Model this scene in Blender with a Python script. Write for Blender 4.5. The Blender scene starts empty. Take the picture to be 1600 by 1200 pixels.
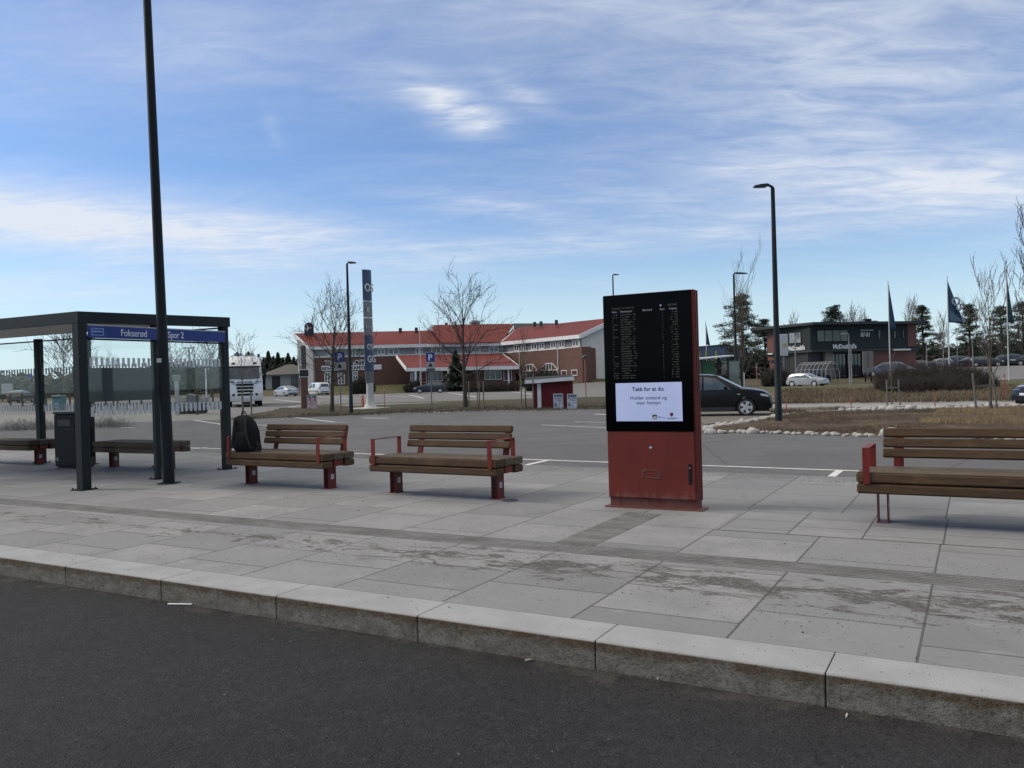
import bpy, bmesh, math, random
from mathutils import Vector, Matrix, noise
R_ = math.radians
rnd = random.Random(7)
S = bpy.context.scene
COL = S.collection
# ---------------- camera ----------------
CH, ROLL, PITCH, FPX = 1.45, .028, -7/1294., 1294.
cd = bpy.data.cameras.new('camera'); cam = bpy.data.objects.new('camera', cd); COL.objects.link(cam)
cd.sensor_fit = 'HORIZONTAL'; cd.sensor_width = 36; cd.lens = 36*FPX/1600; cd.clip_end = 9000; cd.clip_start = .05
CR = Matrix.Rotation(math.pi/2+PITCH, 3, 'X') @ Matrix.Rotation(-ROLL, 3, 'Z')
cam.matrix_world = Matrix.Translation((0, 0, CH)) @ CR.to_4x4()
S.camera = cam
def ray(px, py): return CR @ Vector(((px-800)/FPX, -(py-600)/FPX, -1))
def PZ(px, py, z=0.):
    d = ray(px, py); t = (z-CH)/d.z; return Vector((d.x*t, d.y*t, z))
def PY(px, py, Y):
    d = ray(px, py); t = Y/d.y; return Vector((d.x*t, Y, CH+d.z*t))
# ---------------- view, sky, sun ----------------
S.view_settings.view_transform = 'Standard'; S.view_settings.look = 'None'
S.view_settings.exposure = 0.0; S.view_settings.gamma = 1
SUN_AZ, SUN_EL = R_(-82), R_(36)       # azimuth from +Y, negative = left; behind the scene
W = bpy.data.worlds.new('World'); S.world = W; W.use_nodes = True
def sky():
    nt = W.node_tree; N = nt.nodes; L = nt.links; N.clear()
    out = N.new('ShaderNodeOutputWorld'); bg = N.new('ShaderNodeBackground'); L.new(bg.outputs[0], out.inputs[0])
    sk = N.new('ShaderNodeTexSky'); sk.sky_type = 'NISHITA'; sk.sun_disc = False
    sk.sun_elevation = SUN_EL; sk.sun_rotation = SUN_AZ; sk.altitude = 50; sk.air_density = 1.0; sk.dust_density = .6; sk.ozone_density = 2.5
    bg.inputs[1].default_value = .122
    tc = N.new('ShaderNodeTexCoord'); sp = N.new('ShaderNodeSeparateXYZ'); L.new(tc.outputs['Generated'], sp.inputs[0])
    def M(op, a, b=None, c=None, clamp=False):
        n = N.new('ShaderNodeMath'); n.operation = op; n.use_clamp = clamp
        for i, v in enumerate((a, b, c)):
            if v is None: continue
            if isinstance(v, (int, float)): n.inputs[i].default_value = v
            else: L.new(v, n.inputs[i])
        return n.outputs[0]
    x, y, z = sp.outputs
    az = M('DIVIDE', x, M('MAXIMUM', y, .05)); el = M('DIVIDE', z, M('MAXIMUM', y, .05))
    def blob(a0, e0, sa, se, tilt=0.):
        da = M('SUBTRACT', az, a0); de = M('SUBTRACT', M('SUBTRACT', el, e0), M('MULTIPLY', da, tilt))
        q = M('ADD', M('POWER', M('ABSOLUTE', M('DIVIDE', da, sa)), 2.), M('POWER', M('ABSOLUTE', M('DIVIDE', de, se)), 2.))
        return M('EXPONENT', M('MULTIPLY', q, -1.))
    zz = M('ADD', M('MAXIMUM', z, 0.), .10)
    cb = N.new('ShaderNodeCombineXYZ'); L.new(M('DIVIDE', x, zz), cb.inputs[0]); L.new(M('DIVIDE', y, zz), cb.inputs[1])
    def nz(sc, det, rough, dist, off, stretch=(1, 1, 1), rot=0.):
        m = N.new('ShaderNodeMapping'); L.new(cb.outputs[0], m.inputs[0]); m.inputs['Location'].default_value = off
        m.inputs['Scale'].default_value = stretch; m.inputs['Rotation'].default_value = (0, 0, rot)
        n = N.new('ShaderNodeTexNoise'); L.new(m.outputs[0], n.inputs[0]); n.inputs['Scale'].default_value = sc
        n.inputs['Detail'].default_value = det; n.inputs['Roughness'].default_value = rough; n.inputs['Distortion'].default_value = dist
        return n.outputs[0]
    n1 = nz(1.05, 6, .52, .3, (3.1, 1.7, 0), (.75, 1.1, 1), .2)     # broad billows
    n2 = nz(2.4, 7, .55, .45, (8.0, 2.0, 0), (.55, 1.2, 1), -.25)   # cirrus streaks
    n4 = nz(6.5, 9, .62, .7, (2.0, 5.0, 0), (.6, 1.4, 1), -.5)
    t4 = N.new('ShaderNodeMapRange'); L.new(n4, t4.inputs[0]); t4.inputs[1].default_value = .33; t4.inputs[2].default_value = .66
    n3 = nz(.5, 5, .5, .2, (1.0, 4.0, 0))
    # (azimuth, elevation, widths, tilt, soft veil, broken texture)
    masks = [(-.60, .220, .30, .040, -.10, .72, .60), (-.36, .175, .26, .026, -.10, .18, .45), (.46, .222, .40, .045, .02, .35, .45), (.50, .33, .32, .11, .05, .22, .30),
             (-.075, .335, .045, .026, -.45, .0, 1.0), (-.035, .315, .040, .020, -.3, .0, .9), (.02, .345, .035, .016, -.5, .0, .6), (-.28, .315, .012, .020, -1.2, .0, .3), (-.03, .215, .10, .014, -.14, .05, .6),
             (-.5, .125, .3, .014, 0, .15, .25), (.1, .165, .5, .016, .03, .12, .30), (-.1, .45, .7, .09, .05, .14, .14), (.35, .46, .5, .12, .1, .16, .18), (-.5, .43, .3, .08, 0, .12, .12)]
    tot = base = None
    for a0, e0, sa, se, tl, wb, wgt in masks:
        k = blob(a0, e0, sa, se, tl); b = M('MULTIPLY', k, wgt); tot = b if tot is None else M('ADD', tot, b)
        if wb: b = M('MULTIPLY', k, wb); base = b if base is None else M('ADD', base, b)
    tex = M('ADD', M('MULTIPLY', n1, .55), M('MULTIPLY', n2, .45))
    t1 = N.new('ShaderNodeMapRange'); t1.interpolation_type = 'SMOOTHSTEP'; L.new(tex, t1.inputs[0]); t1.inputs[1].default_value = .34; t1.inputs[2].default_value = .70
    cl = M('ADD', M('MULTIPLY', M('MULTIPLY', tot, M('ADD', M('MULTIPLY', t4.outputs[0], .95), .25)), M('MULTIPLY', t1.outputs[0], 1.1)), M('MULTIPLY', base, M('ADD', M('MULTIPLY', t4.outputs[0], .5), .72)))
    t2 = N.new('ShaderNodeMapRange'); t2.interpolation_type = 'SMOOTHSTEP'; L.new(M('ADD', M('MULTIPLY', n2, .6), M('MULTIPLY', n3, .4)), t2.inputs[0]); t2.inputs[1].default_value = .46; t2.inputs[2].default_value = .8
    fac = M('ADD', cl, M('MULTIPLY', t2.outputs[0], .22)); fac = M('MINIMUM', fac, .92)
    over = N.new('ShaderNodeMapRange'); over.interpolation_type = 'SMOOTHSTEP'; L.new(z, over.inputs[0]); over.inputs[1].default_value = .42; over.inputs[2].default_value = .75; over.inputs[4].default_value = .95  # overhead cloud out of view, added to neutralise the blue ground light
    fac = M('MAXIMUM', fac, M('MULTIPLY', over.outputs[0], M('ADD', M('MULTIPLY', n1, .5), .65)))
    mx = N.new('ShaderNodeMix'); mx.data_type = 'RGBA'; L.new(fac, mx.inputs[0])
    cs = N.new('ShaderNodeMix'); cs.data_type = 'RGBA'; cs.blend_type = 'MULTIPLY'; cs.inputs[0].default_value = 1
    L.new(sk.outputs[0], cs.inputs[6]); cs.inputs[7].default_value = (.82, .97, 1.20, 1)
    hz = N.new('ShaderNodeMapRange'); hz.interpolation_type = 'SMOOTHSTEP'; L.new(z, hz.inputs[0]); hz.inputs[1].default_value = -.02; hz.inputs[2].default_value = .20; hz.inputs[3].default_value = .9; hz.inputs[4].default_value = 0.
    hm = N.new('ShaderNodeMix'); hm.data_type = 'RGBA'; L.new(hz.outputs[0], hm.inputs[0]); L.new(cs.outputs[2], hm.inputs[6]); hm.inputs[7].default_value = (5.9, 7.5, 8.1, 1)
    L.new(hm.outputs[2], mx.inputs[6]); mx.inputs[7].default_value = (6.5, 6.85, 7.5, 1)
    tp = N.new('ShaderNodeMix'); tp.data_type = 'RGBA'; L.new(M('MULTIPLY', over.outputs[0], .9), tp.inputs[0]); L.new(mx.outputs[2], tp.inputs[6]); tp.inputs[7].default_value = (9.6, 9.0, 8.0, 1)  # added unseen cloud made brighter and warmer to warm the ground light
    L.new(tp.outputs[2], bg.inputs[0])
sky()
sl = bpy.data.lights.new('sun', 'SUN'); sun = bpy.data.objects.new('sun', sl); COL.objects.link(sun)
sl.energy = 2.3; sl.angle = R_(17); sl.color = (1, .89, .76)
sd = Vector((math.sin(SUN_AZ)*math.cos(SUN_EL), math.cos(SUN_AZ)*math.cos(SUN_EL), math.sin(SUN_EL)))
sun.rotation_euler = sd.to_track_quat('Z', 'Y').to_euler(); sun.location = sd*50

# ---------------- materials ----------------
MT = {}
def mat(name, c, rough=.6, metal=0, c2=None, ns=8., bump=0., bs=60., spec=.5, coat=0, stretch=None, emit=None, lo=.35, hi=.65):
    if name in MT: return MT[name]
    m = bpy.data.materials.new(name); m.use_nodes = True; nt = m.node_tree; N = nt.nodes; L = nt.links
    b = N['Principled BSDF']; b.inputs['Base Color'].default_value = (*c, 1); b.inputs['Roughness'].default_value = rough
    b.inputs['Metallic'].default_value = metal; b.inputs['Specular IOR Level'].default_value = spec; b.inputs['Coat Weight'].default_value = coat
    tc = N.new('ShaderNodeTexCoord'); src = tc.outputs['Object']
    if stretch:
        mp = N.new('ShaderNodeMapping'); L.new(src, mp.inputs[0]); mp.inputs['Scale'].default_value = stretch; src = mp.outputs[0]
    if c2 is None and emit is None: c2 = tuple(v*.82 for v in c)
    if c2:
        n = N.new('ShaderNodeTexNoise'); L.new(src, n.inputs[0]); n.inputs['Scale'].default_value = ns; n.inputs['Detail'].default_value = 7; n.inputs['Roughness'].default_value = .62
        r = N.new('ShaderNodeMapRange'); L.new(n.outputs[0], r.inputs[0]); r.inputs[1].default_value = lo; r.inputs[2].default_value = hi
        x = N.new('ShaderNodeMix'); x.data_type = 'RGBA'; L.new(r.outputs[0], x.inputs[0]); x.inputs[6].default_value = (*c, 1); x.inputs[7].default_value = (*c2, 1)
        L.new(x.outputs[2], b.inputs['Base Color'])
    if bump:
        n = N.new('ShaderNodeTexNoise'); L.new(src, n.inputs[0]); n.inputs['Scale'].default_value = bs; n.inputs['Detail'].default_value = 6
        bp = N.new('ShaderNodeBump'); bp.inputs['Strength'].default_value = bump; bp.inputs['Distance'].default_value = .01; L.new(n.outputs[0], bp.inputs['Height']); L.new(bp.outputs[0], b.inputs['Normal'])
    if emit: b.inputs['Emission Color'].default_value = (*emit[0], 1); b.inputs['Emission Strength'].default_value = emit[1]
    MT[name] = m; return m
def nodes(name):
    m = bpy.data.materials.new(name); m.use_nodes = True; MT[name] = m
    return m, m.node_tree.nodes, m.node_tree.links, m.node_tree.nodes['Principled BSDF']

class G:                                       # tiny node graph helper
    def __init__(s, name):
        s.m, s.N, s.L, s.b = nodes(name); s.tc = s.N.new('ShaderNodeTexCoord').outputs['Object']
    def put(s, n, i, v):
        if isinstance(v, (int, float)): n.inputs[i].default_value = v
        elif isinstance(v, tuple): n.inputs[i].default_value = (*v, 1) if len(v) == 3 and n.inputs[i].type == 'RGBA' else v
        else: s.L.new(v, n.inputs[i])
    def math(s, op, a, b=None, clamp=False):
        n = s.N.new('ShaderNodeMath'); n.operation = op; n.use_clamp = clamp; s.put(n, 0, a)
        if b is not None: s.put(n, 1, b)
        return n.outputs[0]
    def noise(s, sc, det=6, rough=.6, dist=0., stretch=(1, 1, 1), loc=(0, 0, 0)):
        mp = s.N.new('ShaderNodeMapping'); s.L.new(s.tc, mp.inputs[0]); mp.inputs['Scale'].default_value = stretch; mp.inputs['Location'].default_value = loc
        n = s.N.new('ShaderNodeTexNoise'); s.L.new(mp.outputs[0], n.inputs[0]); n.inputs['Scale'].default_value = sc; n.inputs['Detail'].default_value = det
        n.inputs['Roughness'].default_value = rough; n.inputs['Distortion'].default_value = dist; return n.outputs[0]
    def ramp(s, v, a, b, c=0., d=1.):
        n = s.N.new('ShaderNodeMapRange'); n.interpolation_type = 'SMOOTHSTEP'; s.L.new(v, n.inputs[0])
        for i, q in enumerate((a, b, c, d)): n.inputs[i+1].default_value = q
        return n.outputs[0]
    def mix(s, f, a, b, mode='MIX'):
        n = s.N.new('ShaderNodeMix'); n.data_type = 'RGBA'; n.blend_type = mode; s.put(n, 0, f); s.put(n, 6, a); s.put(n, 7, b); return n.outputs[2]
    def vor(s, sc, feat='F1', stretch=(1, 1, 1)):
        mp = s.N.new('ShaderNodeMapping'); s.L.new(s.tc, mp.inputs[0]); mp.inputs['Scale'].default_value = stretch
        n = s.N.new('ShaderNodeTexVoronoi'); s.L.new(mp.outputs[0], n.inputs[0]); n.inputs['Scale'].default_value = sc; n.feature = feat; return n.outputs[0]
    def sep(s):
        n = s.N.new('ShaderNodeSeparateXYZ'); s.L.new(s.tc, n.inputs[0]); return n.outputs
    def bump(s, h, st=.4, d=.01):
        n = s.N.new('ShaderNodeBump'); n.inputs['Strength'].default_value = st; n.inputs['Distance'].default_value = d; s.L.new(h, n.inputs['Height']); s.L.new(n.outputs[0], s.b.inputs['Normal'])
    def done(s, col, rough=.8, spec=.2): s.put(s.b, 'Base Color', col); s.put(s.b, 'Roughness', rough); s.b.inputs['Specular IOR Level'].default_value = spec; return s.m

def paving_mat(name, bw, rh, off, shift, stain=True):
    g = G(name); mp = g.N.new('ShaderNodeMapping'); g.L.new(g.tc, mp.inputs[0]); mp.inputs['Rotation'].default_value = (0, 0, R_(90)); mp.inputs['Location'].default_value = shift
    # after the turn x' = -v, y' = u
    wob = g.N.new('ShaderNodeVectorMath'); wob.operation = 'ADD'; g.L.new(mp.outputs[0], wob.inputs[0])
    nn = g.N.new('ShaderNodeTexNoise'); g.L.new(g.tc, nn.inputs[0]); nn.inputs['Scale'].default_value = 25
    sc = g.N.new('ShaderNodeVectorMath'); sc.operation = 'SCALE'; g.L.new(nn.outputs['Color'], sc.inputs[0]); sc.inputs['Scale'].default_value = .006; g.L.new(sc.outputs[0], wob.inputs[1])
    br = g.N.new('ShaderNodeTexBrick'); g.L.new(wob.outputs[0], br.inputs[0]); br.inputs['Scale'].default_value = 1; br.inputs['Brick Width'].default_value = bw; br.inputs['Row Height'].default_value = rh
    br.inputs['Mortar Size'].default_value = .0085; br.inputs['Mortar Smooth'].default_value = .3; br.offset = off; br.inputs['Color1'].default_value = (.178, .180, .183, 1); br.inputs['Color2'].default_value = (.268, .269, .271, 1); br.inputs['Mortar'].default_value = (.27, .27, .27, 1)
    col = br.outputs['Color']
    col = g.mix(g.ramp(g.noise(1.6, 8, .6), .38, .66), col, (.21, .212, .215))
    col = g.mix(g.math('MULTIPLY', g.ramp(g.noise(3.6, 12, .75, .3, (.8, 1.3, 1), (4, 2, 0)), .54, .72), .42), col, (.36, .365, .37))
    col = g.mix(g.math('MULTIPLY', g.ramp(g.noise(160, 3, .7), .50, .75), .35), col, (.12, .12, .12))
    if stain:
        x, y, z = g.sep(); chip = g.ramp(g.noise(31, 10, .85, .6, (1, 1.5, 1)), .40, .50)
        band = g.math('SUBTRACT', 1., g.math('ABSOLUTE', g.math('DIVIDE', g.math('SUBTRACT', y, 1.55), .75)), True)
        right = g.ramp(x, -4.5, 1.2, .0, .062)
        st = g.math('ADD', g.math('ADD', g.noise(2.6, 14, .78, .7, (.8, 1.9, 1)), g.math('MULTIPLY', band, .17)), right)
        col = g.mix(g.math('MULTIPLY', g.math('MULTIPLY', g.ramp(st, .685, .72), chip), 1.), col, (.072, .068, .060))
        far = g.ramp(y, 6.8, 7.7)
        st2 = g.math('ADD', g.noise(3.0, 12, .75, 1.5, (.8, 2.2, 1), (2, 7, 0)), g.math('MULTIPLY', far, .16))
        col = g.mix(g.math('MULTIPLY', g.ramp(st2, .60, .66), .5), col, (.13, .127, .12))
        fine = g.math('ADD', g.noise(20, 9, .75, .3, (.8, 1.5, 1)), g.math('MULTIPLY', g.math('ADD', band, far), .06))
        col = g.mix(g.math('MULTIPLY', g.ramp(fine, .60, .64), .7), col, (.12, .115, .11))
    sp = g.math('MULTIPLY', g.ramp(g.vor(26), .035, .075, 1., 0.), g.ramp(g.noise(1.3, 4), .42, .62))
    col = g.mix(g.math('MULTIPLY', sp, .75), col, (.07, .065, .06))
    col = g.mix(g.math('MULTIPLY', br.outputs['Fac'], .8), col, (.055, .053, .05))
    h = g.math('SUBTRACT', g.noise(90, 6), g.math('MULTIPLY', br.outputs['Fac'], 1.5)); g.bump(h, .45, .006)
    return g.done(col, .82)
def asphalt_mat(name, c, light, gs=220., grit=.5, coarse=.5, crack=False):
    g = G(name); col = g.mix(g.ramp(g.noise(.9, 9, .62, .6), .35, .68), c, tuple(v*light for v in c))
    col = g.mix(g.math('MULTIPLY', g.ramp(g.noise(.28, 6, .6, 1.5, (1, .6, 1), (5, 1, 0)), .48, .62), .35), col, tuple(v*.75 for v in c))
    col = g.mix(g.math('MULTIPLY', g.ramp(g.vor(gs), .0, .35, 1., 0.), grit), col, tuple(min(1, v*2.3) for v in c))
    col = g.mix(g.math('MULTIPLY', g.ramp(g.noise(gs*.6, 3, .7), .5, .75), coarse), col, tuple(v*.45 for v in c))
    if not crack:
        dd = g.vor(.22, 'DISTANCE_TO_EDGE', (1, .6, 1)); col = g.mix(g.math('MULTIPLY', g.ramp(g.math('ADD', dd, g.math('MULTIPLY', g.noise(3, 8, .75), .03)), .018, .024, 1., 0.), .35), col, tuple(v*.5 for v in c))
        col = g.mix(g.math('MULTIPLY', g.ramp(g.noise(.5, 4, .5, .3, (.25, 2.2, 1), (1, 1, 0)), .52, .64), .28), col, tuple(v*.72 for v in c)); col = g.mix(g.ramp(g.vor(.55), .03, .09, .5, 0.), col, tuple(v*.45 for v in c))
    if crack:
        col = g.mix(g.math('MULTIPLY', g.ramp(g.noise(16, 6, .8), .50, .60), .55), col, tuple(v*1.7 for v in c)); col = g.mix(g.math('MULTIPLY', g.ramp(g.noise(34, 5, .8, 0, (1, 1, 1), (3, 8, 0)), .54, .62), .7), col, tuple(v*.3 for v in c))
        col = g.mix(g.math('MULTIPLY', g.ramp(g.vor(60), .12, .22, 1., 0.), g.math('MULTIPLY', g.ramp(g.noise(3, 5), .4, .6), .5)), col, (.11, .108, .105)); col = g.mix(g.ramp(g.vor(46), .10, .20, .55, 0.), col, (.006, .006, .006))
        col = g.mix(g.ramp(g.vor(1.3), .02, .05, .8, 0.), col, tuple(v*.25 for v in c)); y = g.sep()[1]
        col = g.mix(g.math('MULTIPLY', g.ramp(g.math('ADD', g.noise(5, 9, .7), g.math('MULTIPLY', g.ramp(y, -.28, -.01), .22)), .64, .80), .6), col, (.07, .066, .057))
    g.bump(g.math('ADD', g.vor(gs), g.noise(gs*.4, 5)), 1. if crack else .5, .007 if crack else .006)
    return g.done(col, .88)
def ground_mat(name, a, b, c, s1=.4, s2=3., st=(1, 1, 1)):
    g = G(name); col = g.mix(g.ramp(g.noise(s1, 7, .65, .5, st), .40, .60), a, b); col = g.mix(g.ramp(g.noise(s2, 9, .7, .3, st, (3, 3, 0)), .48, .68), col, c)
    col = g.mix(g.math('MULTIPLY', g.ramp(g.noise(s2*9, 5, .7), .5, .7), .5), col, tuple(v*.5 for v in b)); g.bump(g.noise(s2*5, 8, .7), .8, .05)
    return g.done(col, .95)
def wood_mat(name, a, b, dark):
    g = G(name); oi = g.N.new('ShaderNodeObjectInfo'); va = g.N.new('ShaderNodeVectorMath'); va.operation = 'ADD'; cbx = g.N.new('ShaderNodeCombineXYZ')
    for i_ in range(3): g.L.new(g.math('MULTIPLY', oi.outputs['Random'], 17.3+9*i_), cbx.inputs[i_])
    g.L.new(g.tc, va.inputs[0]); g.L.new(cbx.outputs[0], va.inputs[1]); g.tc = va.outputs[0]; col = g.mix(g.ramp(g.noise(3, 6, .6, 2.0, (.6, 7, 7)), .35, .65), a, b)
    col = g.mix(g.math('MULTIPLY', g.ramp(g.noise(18, 5, .7, .8, (.5, 9, 9)), .5, .72), .7), col, dark)
    col = g.mix(g.ramp(g.vor(2.3, stretch=(.9, 2.6, 2.6)), .05, .13, .85, 0.), col, dark)
    col = g.mix(g.math('MULTIPLY', g.ramp(g.noise(1.7, 5, .6, 0, (1, 1, 1), (9, 0, 0)), .52, .7), .5), col, tuple(v*1.5 for v in a))
    col = g.mix(g.math('MULTIPLY', oi.outputs['Random'], .42), col, tuple(v*.55 for v in a)); col = g.mix(g.math('MULTIPLY', g.ramp(g.noise(5, 7, .7, .4, (1, 2, 2), (2, 5, 1)), .56, .68), .45), col, (.07, .066, .045))
    g.bump(g.noise(16, 6, .7, .5, (.5, 9, 9)), .35, .004); return g.done(col, .75)
def clad_mat(name, a, pitch, axis=2, depth=.6, var=.85, rough=.7):
    g = G(name); o = g.sep()[axis]; f = g.math('FRACT', g.math('DIVIDE', o, pitch)); line = g.ramp(f, .84, .93)
    col = g.mix(g.ramp(g.noise(.8, 6), .3, .7), a, tuple(v*var for v in a)); col = g.mix(line, col, tuple(v*depth for v in a)); g.bump(g.math('SUBTRACT', 1., line), .5, .02); return g.done(col, rough)
def brick_mat(name, a, b, mort, sc=1.):
    g = G(name); x, y, z = g.sep(); cb = g.N.new('ShaderNodeCombineXYZ'); g.L.new(g.math('ADD', x, y), cb.inputs[0]); g.L.new(z, cb.inputs[1])
    br = g.N.new('ShaderNodeTexBrick'); g.L.new(cb.outputs[0], br.inputs[0]); br.inputs['Scale'].default_value = sc; br.inputs['Brick Width'].default_value = .25; br.inputs['Row Height'].default_value = .075; br.inputs['Mortar Size'].default_value = .01
    br.inputs['Color1'].default_value = (*a, 1); br.inputs['Color2'].default_value = (*b, 1); br.inputs['Mortar'].default_value = (*mort, 1)
    col = g.mix(g.math('MULTIPLY', g.ramp(g.noise(.5, 6), .4, .7), .35), br.outputs[0], tuple(v*.6 for v in a)); return g.done(col, .85)
def glass_mat(name, tint=(.965, .976, .974), gl=.12):
    m, N, L, b = nodes(name); N.remove(b); o = [n for n in N if n.type == 'OUTPUT_MATERIAL'][0]
    t = N.new('ShaderNodeBsdfTransparent'); t.inputs[0].default_value = (*tint, 1); q = N.new('ShaderNodeBsdfGlossy'); q.inputs['Roughness'].default_value = .03; q.inputs[0].default_value = (.9, .95, .95, 1)
    fr = N.new('ShaderNodeLayerWeight'); fr.inputs[0].default_value = .12; rr = N.new('ShaderNodeMapRange'); L.new(fr.outputs[0], rr.inputs[0]); rr.inputs[3].default_value = .02; rr.inputs[4].default_value = .5; mx = N.new('ShaderNodeMixShader'); L.new(rr.outputs[0], mx.inputs[0]); L.new(t.outputs[0], mx.inputs[1]); L.new(q.outputs[0], mx.inputs[2]); L.new(mx.outputs[0], o.inputs[0]); return m

M_steel = mat('dark_green_steel', (.008, .012, .012), .5, 0, (.012, .015, .015), 4, .04, 200, spec=.25)
M_red = mat('red_oxide_paint', (.15, .019, .013), .5, 0, (.115, .016, .012), 3, .03, 300, spec=.25)
def kiosk_paint():
    g = G('kiosk_red_paint'); z = g.sep()[2]; col = g.mix(g.ramp(g.noise(1.6, 7, .6), .35, .65), (.138, .021, .0135), (.108, .0175, .012))
    dust = g.math('ADD', g.noise(9, 9, .75, .4, (1, 1, .5)), g.math('MULTIPLY', g.ramp(z, .0, .34, 1., 0.), .26)); col = g.mix(g.math('MULTIPLY', g.ramp(dust, .58, .80), .42), col, (.17, .115, .095))
    col = g.mix(g.math('MULTIPLY', g.ramp(g.noise(26, 8, .8, .2, (1, 1, .25), (3, 3, 1)), .66, .70), .5), col, (.07, .014, .010)); g.bump(g.noise(240, 4), .05, .003)
    return g.done(col, .55, .25)
M_redk = kiosk_paint()
M_wood = wood_mat('weathered_wood', (.096, .057, .029), (.058, .036, .021), (.020, .014, .010))
M_woodtop = wood_mat('weathered_seat_top', (.118, .092, .066), (.078, .061, .046), (.034, .027, .021))
M_white = mat('white_paint', (.72, .72, .70), .5, 0, (.60, .60, .58), 3)
M_line = mat('road_line_paint', (.62, .62, .60), .7, 0, (.34, .34, .33), 14, lo=.45, hi=.75)
M_blue = mat('sign_blue', (.012, .03, .19), .45)
M_text = mat('white_lettering', (.62, .66, .72), .5)
M_glass = glass_mat('pane_glass')
M_black = mat('black_plastic', (.006, .006, .007), .55, spec=.25)
M_rubber = mat('tyre_rubber', (.012, .012, .012), .85)
M_carglass = mat('car_window_glass', (.085, .10, .094), .06, 0, (.035, .042, .04), 2, spec=.8)
M_alloy = mat('wheel_alloy', (.50, .50, .50), .4, .2)
M_lamp = mat('clear_lamp_lens', (.62, .65, .68), .12, .2)
M_tail = mat('red_lamp_lens', (.28, .012, .01), .2)
M_plate = mat('plate_white', (.62, .62, .60), .4)
M_bark = mat('grey_brown_bark', (.065, .05, .038), .9, 0, (.035, .028, .022), 20, .4, 40)
M_bark2 = mat('pale_twig_bark', (.13, .105, .085), .9, 0, (.08, .065, .05), 20)
M_stake = mat('weathered_stake', (.17, .15, .125), .85, 0, (.10, .088, .07), 8)
M_needle = mat('dark_needles', (.020, .032, .018), .8, 0, (.040, .055, .028), .8, lo=.4, hi=.6)
M_needle2 = mat('spruce_needles', (.012, .022, .014), .8, 0, (.024, .038, .02), .5)
M_twig = mat('thicket_twigs', (.045, .032, .025), .9, 0, (.028, .022, .018), 2)
M_concrete = mat('pale_concrete', (.36, .355, .34), .85, 0, (.26, .255, .245), 3, .3, 80)

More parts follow.
